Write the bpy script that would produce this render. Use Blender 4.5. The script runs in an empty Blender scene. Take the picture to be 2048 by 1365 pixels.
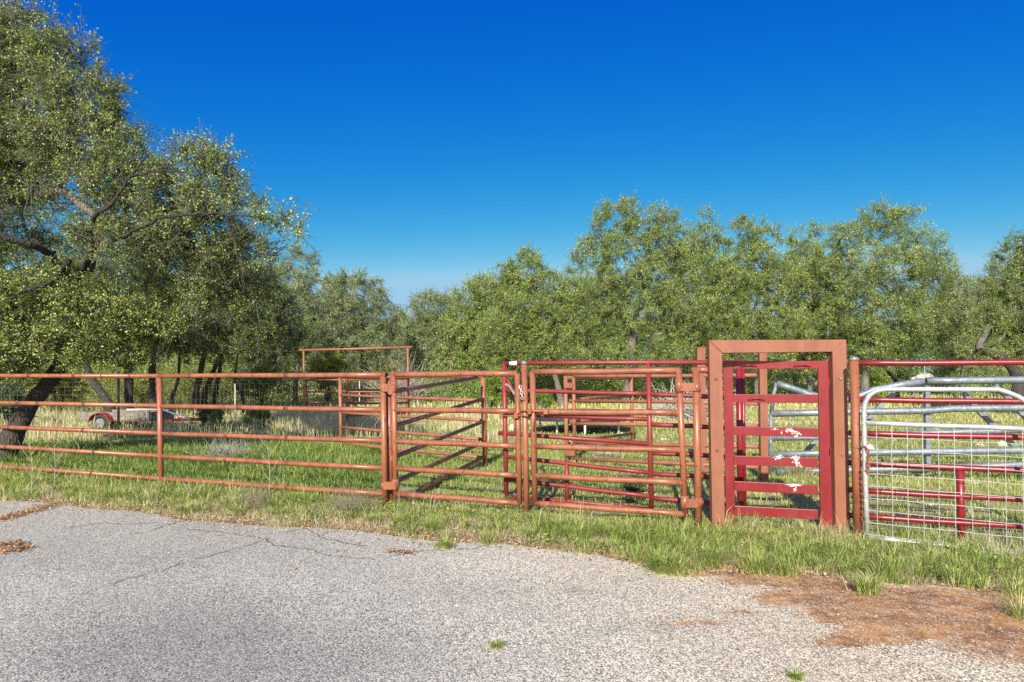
import bpy, math, random
import numpy as np
from mathutils import Vector
SC = bpy.context.scene
RNG = np.random.default_rng(7)
R = math.radians
# ------------------------------------------------------------------ camera, sky, sun, exposure
F, HZ, CX, EYE = 1365.33, 745.0, 1024.0, 1.5
cam = bpy.data.cameras.new('camera'); cam.lens = 24; cam.sensor_width = 36
cam.shift_y = (HZ-682.5)/2048; cam.clip_start = 0.05; cam.clip_end = 2000
co = bpy.data.objects.new('camera', cam); SC.collection.objects.link(co)
co.location = (0, 0, EYE); co.rotation_euler = (R(90), 0, 0); SC.camera = co
SUN_EL, SUN_AZ = R(29), R(12)                  # light travels towards +Y, slightly towards +X
w = bpy.data.worlds.new('World'); SC.world = w; w.use_nodes = True
nt = w.node_tree; nt.nodes.clear()
wo = nt.nodes.new('ShaderNodeOutputWorld'); bg = nt.nodes.new('ShaderNodeBackground')
sky = nt.nodes.new('ShaderNodeTexSky'); sky.sky_type = 'NISHITA'; sky.sun_disc = False
sky.sun_elevation = SUN_EL; sky.sun_rotation = math.pi + SUN_AZ
sky.air_density = 1.0; sky.dust_density = 0.0; sky.ozone_density = 3.5; sky.altitude = 600
EXPO = 0.75
# deep polarised blue of a clear day: each channel of the sky is given its own contrast
sk_ = 0.15*1.366; nt_s = nt.nodes.new('ShaderNodeSeparateColor'); nt_c = nt.nodes.new('ShaderNodeCombineColor')
nt.links.new(sky.outputs[0], nt_s.inputs[0])
gt = nt.nodes.new('ShaderNodeTexCoord'); gx = nt.nodes.new('ShaderNodeSeparateXYZ'); gr = nt.nodes.new('ShaderNodeMapRange')   # brightness added to the sky behind the viewer to lift the shade
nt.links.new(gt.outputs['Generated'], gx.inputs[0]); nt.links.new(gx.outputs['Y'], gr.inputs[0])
gr.inputs[1].default_value = 0.1; gr.inputs[2].default_value = -0.7; sky_fill = gr.outputs[0]
def mth(op, a, b_):
    n = nt.nodes.new('ShaderNodeMath'); n.operation = op
    for k, x in enumerate((a, b_)):
        if hasattr(x, 'links'): nt.links.new(x, n.inputs[k])
        else: n.inputs[k].default_value = x
    return n.outputs[0]
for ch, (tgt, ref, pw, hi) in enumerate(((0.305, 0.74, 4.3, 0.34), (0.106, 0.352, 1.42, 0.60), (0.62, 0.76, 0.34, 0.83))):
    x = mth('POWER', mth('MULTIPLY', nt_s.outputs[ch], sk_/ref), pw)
    x = mth('MINIMUM', mth('MULTIPLY', x, tgt), mth('ADD', mth('MULTIPLY', sky_fill, (0.95, 0.82, 0.72)[ch]), hi))
    x = mth('ADD', x, mth('MULTIPLY', sky_fill, (0.50, 0.44, 0.33)[ch]))
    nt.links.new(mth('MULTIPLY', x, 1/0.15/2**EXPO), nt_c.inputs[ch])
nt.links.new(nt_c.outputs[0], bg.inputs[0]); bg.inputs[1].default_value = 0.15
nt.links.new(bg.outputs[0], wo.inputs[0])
sd = bpy.data.lights.new('sun', 'SUN'); sd.energy = 5.0; sd.angle = R(0.5); sd.color = (1.0, 0.92, 0.76)
so = bpy.data.objects.new('sun', sd); SC.collection.objects.link(so)
LD = Vector((math.sin(SUN_AZ)*math.cos(SUN_EL), math.cos(SUN_AZ)*math.cos(SUN_EL), -math.sin(SUN_EL)))
so.rotation_euler = LD.to_track_quat('-Z', 'Y').to_euler(); so.location = (-4, -10, 12)
SC.view_settings.view_transform = 'Standard'; SC.view_settings.look = 'None'
SC.view_settings.exposure = EXPO; SC.view_settings.gamma = 1.0
SC.cycles.max_bounces = 6; SC.cycles.diffuse_bounces = 3; SC.cycles.use_denoising = False

# ------------------------------------------------------------------ helpers
def at(px, py, d):
    return np.array([(px-CX)/F*d, d, EYE-(py-HZ)/F*d])
def gz(X, Y):
    t = np.clip((np.asarray(Y, float)-25)/40, 0, 1); return 0.6*t*t*(3-2*t)
def grd(px, py):
    d = EYE*F/(py-HZ); return np.array([(px-CX)/F*d, d, 0.0])
class Line:                                    # a vertical plane in the world that runs through two ground positions
    def __init__(s, p0, d0, p1, d1):
        s.a = np.array([(p0-CX)/F*d0, d0]); s.b = np.array([(p1-CX)/F*d1, d1])
        u = s.b-s.a; s.u = u/np.linalg.norm(u); s.n = np.array([-s.u[1], s.u[0]])
    def p(s, px, py, off=0.0):
        k = (px-CX)/F; u = s.b-s.a
        a = s.a+s.n*off
        t = (k*a[1]-a[0])/(u[0]-k*u[1]); y = a[1]+t*u[1]
        return at(px, py, y)
def mesh_np(name, V, loops, starts, v=None, smooth=None):
    me = bpy.data.meshes.new(name)
    V = np.ascontiguousarray(V, dtype=np.float32); loops = np.ascontiguousarray(loops, dtype=np.int32)
    starts = np.ascontiguousarray(starts, dtype=np.int32)
    me.vertices.add(len(V)); me.vertices.foreach_set('co', V.ravel())
    me.loops.add(len(loops)); me.loops.foreach_set('vertex_index', loops)
    me.polygons.add(len(starts)); me.polygons.foreach_set('loop_start', starts)
    if smooth is not None: me.polygons.foreach_set('use_smooth', np.full(len(starts), smooth, bool))
    me.update(calc_edges=True)
    if v is not None:
        for k, arr in (v.items() if isinstance(v, dict) else {'v': v}.items()):
            dom = 'FACE' if len(arr) == len(starts) else 'POINT'
            a = me.attributes.new(k, 'FLOAT', dom); a.data.foreach_set('value', np.ascontiguousarray(arr, np.float32))
    return me
class MB:
    def __init__(s): s.V = []; s.Fc = []; s.n = 0; s.sm = []
    def add(s, V, Fc, smooth=True):
        V = np.asarray(V, float); s.V.append(V); s.Fc += [tuple(i+s.n for i in f) for f in Fc]
        s.sm += [smooth]*len(Fc); s.n += len(V); return s
    def tube(s, pts, r, n=12, cap=True, sq=None):
        P = np.asarray(pts, float); m = len(P); r = np.full(m, r) if np.isscalar(r) else np.asarray(r)
        T = np.zeros_like(P); T[1:-1] = P[2:]-P[:-2]; T[0] = P[1]-P[0]; T[-1] = P[-1]-P[-2]
        T /= np.linalg.norm(T, axis=1)[:, None]+1e-12
        up = np.array([0, 0, 1.]) if abs(T[0][2]) < 0.9 else np.array([0, 1., 0])
        A = np.cross(T[0], up); A /= np.linalg.norm(A); V = []
        ang = np.linspace(0, 2*math.pi, n, endpoint=False)+(math.pi/4 if n == 4 else 0)
        for i in range(m):
            A = A-T[i]*A.dot(T[i]); A /= np.linalg.norm(A); B = np.cross(T[i], A)
            k = 1.0
            if 0 < i < m-1:
                c = (P[i]-P[i-1]).dot(P[i+1]-P[i])/(np.linalg.norm(P[i]-P[i-1])*np.linalg.norm(P[i+1]-P[i])+1e-9)
                k = 1.0
            rr = r[i]
            V += [P[i]+rr*(math.cos(a)*A+math.sin(a)*B) for a in ang]
        Fc = []
        for i in range(m-1):
            for j in range(n):
                j2 = (j+1) % n; Fc.append((i*n+j, i*n+j2, (i+1)*n+j2, (i+1)*n+j))
        s.add(V, Fc, n > 5)
        if cap:
            b = s.n-len(V)
            s.Fc.append(tuple(b+j for j in range(n-1, -1, -1))); s.sm.append(False)
            s.Fc.append(tuple(b+(m-1)*n+j for j in range(n))); s.sm.append(False)
        return s
    def box(s, o, a, b, c, bev=0.0):           # o corner-centre, a b c half axis vectors
        o, a, b, c = map(lambda x: np.asarray(x, float), (o, a, b, c))
        if bev <= 0:
            V = [o+i*a+j*b+k*c for i in (-1, 1) for j in (-1, 1) for k in (-1, 1)]
            s.add(V, [(0, 1, 3, 2), (4, 6, 7, 5), (0, 4, 5, 1), (2, 3, 7, 6), (0, 2, 6, 4), (1, 5, 7, 3)], False); return s
        la, lb, lc = (np.linalg.norm(x) for x in (a, b, c)); V = []; idx = {}
        for i in (-1, 1):
            for j in (-1, 1):
                for k in (-1, 1):
                    for ax in range(3):
                        f = [1-bev/la, 1-bev/lb, 1-bev/lc]; f[ax] = 1
                        idx[(i, j, k, ax)] = len(V); V.append(o+i*f[0]*a+j*f[1]*b+k*f[2]*c)
        Fc = []
        for sg in (-1, 1):
            Fc.append([idx[(sg, j, k, 0)] for j, k in ((-1, -1), (1, -1), (1, 1), (-1, 1))])
            Fc.append([idx[(i, sg, k, 1)] for i, k in ((-1, -1), (1, -1), (1, 1), (-1, 1))])
            Fc.append([idx[(i, j, sg, 2)] for i, j in ((-1, -1), (1, -1), (1, 1), (-1, 1))])
        for p in (-1, 1):
            for q in (-1, 1):
                Fc.append([idx[(-1, p, q, 1)], idx[(1, p, q, 1)], idx[(1, p, q, 2)], idx[(-1, p, q, 2)]])
                Fc.append([idx[(p, -1, q, 0)], idx[(p, 1, q, 0)], idx[(p, 1, q, 2)], idx[(p, -1, q, 2)]])
                Fc.append([idx[(p, q, -1, 0)], idx[(p, q, 1, 0)], idx[(p, q, 1, 1)], idx[(p, q, -1, 1)]])
        for i in (-1, 1):
            for j in (-1, 1):
                for k in (-1, 1): Fc.append([idx[(i, j, k, q)] for q in range(3)])
        C = o
        out = []
        Vn = np.array(V)
        for f in Fc:
            P = Vn[f]; nn = np.cross(P[1]-P[0], P[2]-P[0])
            out.append(tuple(f) if nn.dot(P.mean(0)-C) > 0 else tuple(f[::-1]))
        s.add(V, out, False); return s
    def build(s, name, mat, parent=None, attr=None):
        V = np.concatenate([x for x in s.V if len(x)])
        off = np.array(parent['_o']) if parent is not None else np.zeros(3)
        loops = [i for f in s.Fc for i in f]; st = np.cumsum([0]+[len(f) for f in s.Fc[:-1]])
        me = mesh_np(name, V-off, loops, st)
        me.polygons.foreach_set('use_smooth', s.sm); me.update()
        return link(name, me, mat, parent)
ORIG = {}
class Root:
    """wrapper so that parts know their thing's base"""
def link(name, me, mat, parent=None):
    o = bpy.data.objects.new(name, me); SC.collection.objects.link(o)
    if mat: me.materials.append(mat)
    if parent is not None:
        o.parent = parent; o['_o'] = list(parent['_o'])
    return o
ROOTS = []
def thing(name, label, cat, loc, group=None):
    o = bpy.data.objects.new(name, None); SC.collection.objects.link(o); o.empty_display_size = 0.2
    o.location = tuple(loc); o['_o'] = [float(x) for x in loc]
    tag(o, label, cat, group); return o
def tag(o, label=None, cat=None, group=None, kind=None):
    for k, x in (('label', label), ('category', cat), ('group', group), ('kind', kind)):
        if x: o[k] = x
    return o
def base_of(p): return np.array([p[0], p[1], float(gz(p[0], p[1]))])
def copy_tree(o, parent=None):
    c = o.copy(); SC.collection.objects.link(c)
    if parent is not None: c.parent = parent
    for ch in o.children: copy_tree(ch, c)
    return c

# ------------------------------------------------------------------ materials
def mat(name):
    m = bpy.data.materials.new(name); m.use_nodes = True; t = m.node_tree
    b = t.nodes['Principled BSDF']; return m, t, b
def N(t, kind, **kw):
    n = t.nodes.new('ShaderNode'+kind)
    for k, v in kw.items():
        if k in n.inputs: n.inputs[k].default_value = v
        else: setattr(n, k, v)
    return n
def ramp(t, src, stops, mode='LINEAR'):
    n = t.nodes.new('ShaderNodeValToRGB'); n.color_ramp.interpolation = mode; e = n.color_ramp.elements
    while len(e) < len(stops): e.new(0.5)
    for i, (p, c) in enumerate(stops):
        e[i].position = p; e[i].color = (*c, 1) if len(c) == 3 else c
    t.links.new(src, n.inputs[0]); return n.outputs[0]
def mix(t, f, a, b, mode='MIX'):
    n = t.nodes.new('ShaderNodeMix'); n.data_type = 'RGBA'; n.blend_type = mode
    for s, x in ((0, f), (6, a), (7, b)):
        if hasattr(x, 'links'): t.links.new(x, n.inputs[s])
        else: n.inputs[s].default_value = x if s == 0 else (*x, 1)
    return n.outputs[2]
def bump(t, b, h, strength=0.4, dist=0.01):
    n = t.nodes.new('ShaderNodeBump'); n.inputs['Strength'].default_value = strength; n.inputs['Distance'].default_value = dist
    t.links.new(h, n.inputs['Height']); t.links.new(n.outputs[0], b.inputs['Normal'])
def paint(name, col, dark, rust, rough=0.42, amount=0.5, chalk=None, scr=0.62):
    m, t, b = mat(name); tc = N(t, 'TexCoord').outputs['Object']
    n1 = N(t, 'TexNoise', Scale=3.5, Detail=5.0, Roughness=0.65); t.links.new(tc, n1.inputs[0])
    c = ramp(t, n1.outputs[0], [(0.3, dark), (0.62, col)])
    n3 = N(t, 'TexNoise', Scale=70.0, Detail=3.0, Roughness=0.7); t.links.new(tc, n3.inputs[0])
    c = mix(t, ramp(t, n3.outputs[0], [(0.35, (0, 0, 0)), (0.85, (0.3, 0.3, 0.3))]), c, chalk or tuple(min(1, x*1.25+0.02) for x in col))
    n2 = N(t, 'TexNoise', Scale=26.0, Detail=6.0, Roughness=0.72); t.links.new(tc, n2.inputs[0])
    mp = N(t, 'Mapping'); mp.inputs['Scale'].default_value = (9, 9, 1.6); t.links.new(tc, mp.inputs[0])
    n4 = N(t, 'TexNoise', Scale=1.0, Detail=7.0, Roughness=0.75); t.links.new(mp.outputs[0], n4.inputs[0])
    c = mix(t, ramp(t, n4.outputs[0], [(0.47, (0, 0, 0)), (0.64, (0.7,)*3)]), c, tuple(0.5*x+0.5*y for x, y in zip(dark, rust)))
    f = ramp(t, n2.outputs[0], [(scr, (0, 0, 0)), (scr+0.05, (amount,)*3)])
    c = mix(t, f, c, rust); t.links.new(c, b.inputs['Base Color'])
    b.inputs['Roughness'].default_value = rough; b.inputs['Specular IOR Level'].default_value = 0.45
    bump(t, b, n2.outputs[0], 0.25, 0.004); return m
M = {}
M['orange'] = paint('orange paint', (0.30, 0.112, 0.060), (0.22, 0.072, 0.037), (0.09, 0.03, 0.02), 0.36, 0.85, scr=0.585)
M['orange_flat'] = paint('orange flat paint', (0.25, 0.095, 0.054), (0.20, 0.07, 0.038), (0.14, 0.05, 0.035), 0.6, 0.75, scr=0.645)
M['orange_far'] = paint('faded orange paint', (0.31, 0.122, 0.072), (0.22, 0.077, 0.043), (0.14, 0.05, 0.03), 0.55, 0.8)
M['rusty'] = paint('rusted pipe', (0.27, 0.095, 0.045), (0.19, 0.058, 0.028), (0.10, 0.035, 0.02), 0.6, 0.6, scr=0.58)
M['red'] = paint('crimson paint', (0.21, 0.010, 0.019), (0.15, 0.007, 0.013), (0.22, 0.06, 0.05), 0.33, 0.5, (0.21, 0.035, 0.04), scr=0.66)
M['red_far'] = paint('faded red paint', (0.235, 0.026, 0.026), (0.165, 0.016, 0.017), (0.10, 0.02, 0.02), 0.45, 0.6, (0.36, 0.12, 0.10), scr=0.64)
def galv(name, a, b_, rough, metal):
    m, t, b = mat(name); tc = N(t, 'TexCoord').outputs['Object']
    v = N(t, 'TexVoronoi', Scale=28.0); t.links.new(tc, v.inputs[0])
    n1 = N(t, 'TexNoise', Scale=6.0, Detail=5.0); t.links.new(tc, n1.inputs[0])
    c = mix(t, 0.5, ramp(t, v.outputs['Color'], [(0.2, a), (0.8, b_)]), ramp(t, n1.outputs[0], [(0.3, a), (0.7, b_)]))
    t.links.new(c, b.inputs['Base Color']); b.inputs['Roughness'].default_value = rough; b.inputs['Metallic'].default_value = metal
    bump(t, b, n1.outputs[0], 0.15, 0.004); return m
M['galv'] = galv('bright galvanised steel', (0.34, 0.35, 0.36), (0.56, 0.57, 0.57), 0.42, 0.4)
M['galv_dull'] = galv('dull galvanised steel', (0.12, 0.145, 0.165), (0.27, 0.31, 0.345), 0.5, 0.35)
M['wire'] = galv('wire', (0.36, 0.37, 0.38), (0.55, 0.56, 0.57), 0.5, 0.5)
def plain(name, col, rough=0.7, var=0.25, scale=12, metal=0.0, bs=0.3, bd=0.01):
    m, t, b = mat(name); tc = N(t, 'TexCoord').outputs['Object']
    n1 = N(t, 'TexNoise', Scale=float(scale), Detail=6.0, Roughness=0.65); t.links.new(tc, n1.inputs[0])
    c = ramp(t, n1.outputs[0], [(0.3, tuple(x*(1-var) for x in col)), (0.7, tuple(min(1, x*(1+var)) for x in col))])
    t.links.new(c, b.inputs['Base Color']); b.inputs['Roughness'].default_value = rough; b.inputs['Metallic'].default_value = metal
    bump(t, b, n1.outputs[0], bs, bd); return m
M['white'] = plain('white paint', (0.75, 0.75, 0.72), 0.5, 0.12, 20)
M['splash'] = plain('white dried splash', (0.60, 0.57, 0.54), 0.9, 0.22, 90, bs=0.8)
M['black'] = plain('black plastic', (0.035, 0.035, 0.038), 0.5, 0.4, 6)
M['hollow'] = plain('hollow pipe shade', (0.012, 0.01, 0.01), 0.9)
M['tyre'] = plain('tyre rubber', (0.03, 0.03, 0.03), 0.8)
M['greywood'] = plain('weathered grey boards', (0.19, 0.17, 0.14), 0.85, 0.45, 9)
M['dead'] = plain('dead grey twigs', (0.40, 0.37, 0.33), 0.85, 0.3, 8)
M['deadbrown'] = plain('dry brown weed stems', (0.27, 0.22, 0.165), 0.9, 0.35, 8)
M['rust_dapple'] = plain('dark rust and dapple shade', (0.11, 0.038, 0.024), 0.7, 0.6, 40)
M['stone'] = plain('pale limestone', (0.55, 0.50, 0.43), 0.9, 0.35, 7, bs=0.8, bd=0.03)
M['tongue'] = plain('orange red trailer paint', (0.60, 0.10, 0.04), 0.5, 0.2, 10)
M['jackred'] = plain('trailer red paint', (0.45, 0.04, 0.03), 0.5, 0.3, 10)
def bark(name, a, b_):
    m, t, b = mat(name); tc = N(t, 'TexCoord').outputs['Object']
    mp = N(t, 'Mapping'); mp.inputs['Scale'].default_value = (1, 1, 0.25); t.links.new(tc, mp.inputs[0])
    v = N(t, 'TexVoronoi', Scale=24.0, feature='DISTANCE_TO_EDGE'); t.links.new(mp.outputs[0], v.inputs[0])
    n1 = N(t, 'TexNoise', Scale=9.0, Detail=7.0, Roughness=0.7); t.links.new(tc, n1.inputs[0])
    c = mix(t, ramp(t, v.outputs['Distance'], [(0.0, (0, 0, 0)), (0.22, (1, 1, 1))]), a, b_)
    c = mix(t, 0.55, c, ramp(t, n1.outputs[0], [(0.35, a), (0.7, b_)]))
    t.links.new(c, b.inputs['Base Color']); b.inputs['Roughness'].default_value = 0.9
    bump(t, b, v.outputs['Distance'], 1.0, 0.05); return m
M['bark'] = bark('oak bark', (0.018, 0.015, 0.012), (0.095, 0.08, 0.068))
M['bark_dark'] = bark('dark limb bark', (0.012, 0.010, 0.009), (0.055, 0.048, 0.042))
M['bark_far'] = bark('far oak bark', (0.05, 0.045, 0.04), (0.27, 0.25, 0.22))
def leafmat(name, stops, transl=0.22, rough=0.42):
    m, t, b = mat(name); at_ = N(t, 'Attribute', attribute_name='v')
    c = ramp(t, at_.outputs['Fac'], stops)
    t.links.new(c, b.inputs['Base Color']); b.inputs['Roughness'].default_value = rough
    b.inputs['Specular IOR Level'].default_value = 0.6
    tr = N(t, 'BsdfTranslucent'); t.links.new(mix(t, 1.0, c, (1.15, 1.25, 0.6), 'MULTIPLY'), tr.inputs[0])
    ms = N(t, 'MixShader'); ms.inputs[0].default_value = transl
    t.links.new(b.outputs[0], ms.inputs[1]); t.links.new(tr.outputs[0], ms.inputs[2])
    t.links.new(ms.outputs[0], t.nodes['Material Output'].inputs[0]); return m
M['leaf'] = leafmat('live oak leaves', [(0.0, (0.035, 0.075, 0.012)), (0.35, (0.115, 0.20, 0.026)), (0.7, (0.285, 0.40, 0.05)), (0.95, (0.46, 0.56, 0.14)), (1.0, (0.46, 0.46, 0.17))], 0.25, 0.42)
M['leaf_near'] = leafmat('glossy dark oak leaves', [(0.0, (0.035, 0.06, 0.014)), (0.35, (0.10, 0.155, 0.028)), (0.7, (0.235, 0.315, 0.052)), (0.95, (0.40, 0.46, 0.15)), (1.0, (0.42, 0.42, 0.18))], 0.2, 0.42)
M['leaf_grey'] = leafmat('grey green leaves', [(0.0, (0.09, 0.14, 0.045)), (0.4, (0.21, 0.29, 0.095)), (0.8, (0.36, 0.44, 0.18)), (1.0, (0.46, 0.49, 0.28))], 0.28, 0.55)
M['leaf_yellow'] = leafmat('yellow green leaves', [(0.0, (0.12, 0.15, 0.03)), (0.5, (0.29, 0.32, 0.05)), (1.0, (0.48, 0.45, 0.10))], 0.35)
M['leaf_dark'] = leafmat('dark cedar leaves', [(0.0, (0.025, 0.05, 0.015)), (0.6, (0.075, 0.12, 0.035)), (1.0, (0.16, 0.21, 0.06))])
M['grass'] = leafmat('grass blades', [(0.0, (0.10, 0.17, 0.035)), (0.3, (0.25, 0.36, 0.06)), (0.5, (0.40, 0.46, 0.12)), (0.7, (0.56, 0.50, 0.24)), (0.9, (0.64, 0.56, 0.37)), (1.0, (0.62, 0.56, 0.47))], 0.3, 0.55)
M['litter'] = leafmat('fallen leaves', [(0.0, (0.14, 0.06, 0.03)), (0.4, (0.32, 0.15, 0.06)), (0.75, (0.46, 0.30, 0.15)), (1.0, (0.55, 0.46, 0.33))], 0.1, 0.7)
# ground
m, t, b = mat('soil and thatch'); tc = N(t, 'TexCoord').outputs['Object']
n1 = N(t, 'TexNoise', Scale=0.8, Detail=8.0, Roughness=0.7); n2 = N(t, 'TexNoise', Scale=30.0, Detail=6.0, Roughness=0.75); n3 = N(t, 'TexNoise', Scale=0.25, Detail=4.0)
for n in (n1, n2, n3): t.links.new(tc, n.inputs[0])
c = ramp(t, n2.outputs[0], [(0.3, (0.20, 0.13, 0.07)), (0.5, (0.40, 0.31, 0.16)), (0.7, (0.60, 0.52, 0.32))])
c2 = ramp(t, n2.outputs[0], [(0.3, (0.10, 0.12, 0.03)), (0.7, (0.36, 0.38, 0.13))])
c = mix(t, ramp(t, n1.outputs[0], [(0.42, (0, 0, 0)), (0.6, (1, 1, 1))]), c, c2)
at_ = N(t, 'Attribute', attribute_name='soil')
c = mix(t, ramp(t, at_.outputs['Fac'], [(0.3, (0, 0, 0)), (0.8, (1, 1, 1))]), c, ramp(t, n2.outputs[0], [(0.3, (0.24, 0.13, 0.07)), (0.7, (0.50, 0.36, 0.22))]))
t.links.new(c, b.inputs['Base Color']); b.inputs['Roughness'].default_value = 0.95; bump(t, b, n2.outputs[0], 0.8, 0.03); M['ground'] = m
# pavement: chip seal
m, t, b = mat('chip seal paving'); tc = N(t, 'TexCoord').outputs['Object']
v1 = N(t, 'TexVoronoi', Scale=150.0); v2 = N(t, 'TexVoronoi', Scale=80.0); n1 = N(t, 'TexNoise', Scale=1.1, Detail=6.0, Roughness=0.65); n2 = N(t, 'TexNoise', Scale=14.0, Detail=5.0, Roughness=0.7)
mpv = N(t, 'Mapping'); mpv.inputs['Scale'].default_value = (1, 0.66, 1); t.links.new(tc, mpv.inputs[0])
for n in (n1, n2): t.links.new(tc, n.inputs[0])
for n in (v1, v2): t.links.new(mpv.outputs[0], n.inputs[0])
sep = N(t, 'SeparateColor'); t.links.new(v1.outputs['Color'], sep.inputs[0])
sep2 = N(t, 'SeparateColor'); t.links.new(v2.outputs['Color'], sep2.inputs[0])
c = ramp(t, sep.outputs[0], [(0.0, (0.04, 0.038, 0.034)), (0.22, (0.15, 0.142, 0.13)), (0.42, (0.41, 0.395, 0.36)), (0.75, (0.63, 0.605, 0.55)), (1.0, (0.97, 0.94, 0.86))])
c = mix(t, 0.25, c, ramp(t, sep2.outputs[1], [(0.0, (0.10, 0.10, 0.10)), (0.5, (0.42, 0.41, 0.40)), (1.0, (0.72, 0.70, 0.67))]))
c = mix(t, ramp(t, v1.outputs['Distance'], [(0.5, (0, 0, 0)), (0.9, (0.75, 0.75, 0.75))]), c, (0.07, 0.07, 0.07))
ad = N(t, 'Attribute', attribute_name='tone')
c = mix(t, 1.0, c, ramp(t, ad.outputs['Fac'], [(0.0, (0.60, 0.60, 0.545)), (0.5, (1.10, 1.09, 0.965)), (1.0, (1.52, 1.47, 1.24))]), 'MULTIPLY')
c = mix(t, ramp(t, n1.outputs[0], [(0.35, (0.0,)*3), (0.7, (0.30,)*3)]), c, (0.26, 0.25, 0.22))
awm = N(t, 'Attribute', attribute_name='warm')
c = mix(t, awm.outputs['Fac'], c, mix(t, 1.0, c, (1.12, 1.02, 0.86), 'MULTIPLY'))
aw = N(t, 'Attribute', attribute_name='dirt')
ma = N(t, 'Math', operation='MULTIPLY_ADD'); t.links.new(n2.outputs[0], ma.inputs[0]); ma.inputs[1].default_value = 1.1; t.links.new(aw.outputs['Fac'], ma.inputs[2])
mb = N(t, 'Math', operation='MULTIPLY_ADD'); t.links.new(sep.outputs[2], mb.inputs[0]); mb.inputs[1].default_value = -0.36; t.links.new(ma.outputs[0], mb.inputs[2])
nd_ = N(t, 'TexNoise', Scale=3.2, Detail=9.0, Roughness=0.78); t.links.new(tc, nd_.inputs[0])
dc = ramp(t, nd_.outputs[0], [(0.36, (0.12, 0.05, 0.016)), (0.48, (0.25, 0.11, 0.034)), (0.58, (0.42, 0.205, 0.066)), (0.70, (0.56, 0.33, 0.14))])
dc = mix(t, ramp(t, v1.outputs['Color'], [(0.80, (0, 0, 0)), (0.9, (0.8, 0.8, 0.8))]), dc, (0.62, 0.52, 0.40))
c = mix(t, ramp(t, mb.outputs[0], [(0.60, (0, 0, 0)), (1.05, (1, 1, 1))]), c, dc)
t.links.new(c, b.inputs['Base Color']); b.inputs['Roughness'].default_value = 0.9
bump(t, b, v1.outputs['Distance'], 0.5, -0.006); M['pave'] = m

# ------------------------------------------------------------------ ground and paving
_k = RNG.normal(size=(24, 2)); _ph = RNG.uniform(0, 6.28, 24)
def fbm(X, Y, s=1.0):
    o = 0
    for i in range(24):
        f = s*(0.5+i*0.35); o = o+np.sin(_k[i, 0]*X*f+_k[i, 1]*Y*f+_ph[i])/(1+i*0.35)
    return o/4.0
def grid(xs, ys):
    X, Y = np.meshgrid(xs, ys); nx, ny = len(xs), len(ys)
    I = np.arange((nx-1)*(ny-1)); i = I % (nx-1); j = I//(nx-1); a = j*nx+i
    return X.ravel(), Y.ravel(), np.stack([a, a+1, a+nx+1, a+nx], 1).ravel(), np.arange(len(I))*4
EDGE = [(-700, 1000), (-300, 1000), (0, 1003), (120, 1008), (178, 1020), (290, 1025), (369, 1042), (513, 1052), (700, 1062), (855, 1083), (1009, 1091), (1077, 1100), (1197, 1114), (1275, 1131), (1330, 1152), (1453, 1148), (1610, 1152), (1738, 1165), (1957, 1180), (2048, 1195), (2400, 1230), (3000, 1300)]
EW = np.array([grd(*p)[:2] for p in EDGE])
def edge_y(X): return np.interp(X, EW[:, 0], EW[:, 1])
xs = np.concatenate([np.linspace(-900, -20, 30), np.linspace(-19, 25, 160), np.linspace(30, 900, 30)])
ys = np.concatenate([np.linspace(-300, -5, 20), np.linspace(-4, 30, 130), np.linspace(31, 80, 30), np.linspace(90, 1200, 30)])
X, Y, L, S = grid(xs, ys)
Z = gz(X, Y)+np.where((Y > 10) & (Y < 80), 0.02*fbm(X, Y, 0.6), 0)
e = edge_y(X); soil = np.clip(1-np.abs(Y-e-0.15)/0.7, 0, 1)*np.where(X > -3, 1, 0.55)
g = link('ground', mesh_np('ground', np.stack([X, Y, Z], 1), L, S, {'soil': soil}, True), M['ground']); tag(g, kind='structure')
# paving sheet that follows its ragged edge
xs = np.concatenate([np.linspace(-60, -12, 30), np.linspace(-11.9, 9, 420), np.linspace(9.3, 60, 30)])
ts = np.concatenate([np.linspace(0, 5.2, 130), np.linspace(5.4, 40, 20)])
T_, Xg = np.meshgrid(ts, xs, indexing='ij')
Xg = Xg.ravel(); Tt = T_.ravel()
Yg = edge_y(Xg)+0.05*fbm(Xg, 0*Xg, 4)+0.02*np.sin(Xg*37)-Tt
nx = len(xs); I = np.arange((nx-1)*(len(ts)-1)); a = (I//(nx-1))*nx+I % (nx-1)
L = np.stack([a, a+nx, a+nx+1, a+1], 1).ravel()
PX = CX+F*Xg/np.maximum(Yg, 0.5); PY = HZ+F*EYE/np.maximum(Yg, 0.5)
def ell(px, py, rx, ry): return 1-np.sqrt(((PX-px)/rx)**2+((PY-py)/ry)**2)
dirt = np.full(len(Xg), -2.0)
for q in [(1900, 1240, 260, 62), (1760, 1205, 170, 40), (2100, 1260, 300, 90), (1780, 1270, 150, 30), (1660, 1180, 100, 22), (1560, 1210, 75, 14), (1480, 1228, 60, 10), (1700, 1285, 90, 17), (1380, 1250, 90, 8), (1590, 1198, 95, 20), (1330, 1130, 60, 12), (1690, 1295, 70, 12), (1450, 1152, 120, 6), (2000, 1200, 150, 40), (1600, 1165, 200, 20), (1850, 1210, 300, 45), (1720, 1230, 150, 36)]:
    dirt = np.maximum(dirt, ell(*q)*(1.0 if q[2] > 80 else 0.42))
dirt = np.clip(dirt*1.1+0.15*fbm(Xg, Yg, 2.2)+.10*fbm(Xg, Yg, 6.5)+0.13, -1, 0.6)
rim = np.clip(0.5-Tt*3.0, 0, 1)*np.where(PX > 1400, 0.9, 0.4); dirt = np.maximum(dirt, rim)
tone = 0.56+0.16*np.clip((PX-900)/500, -1, 1)-0.34*np.clip(ell(420, 1330, 620, 170)*1.6, 0, 1)+0.11*fbm(Xg, Yg, 0.9)+.05*fbm(Xg, Yg, 3.1)
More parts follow.
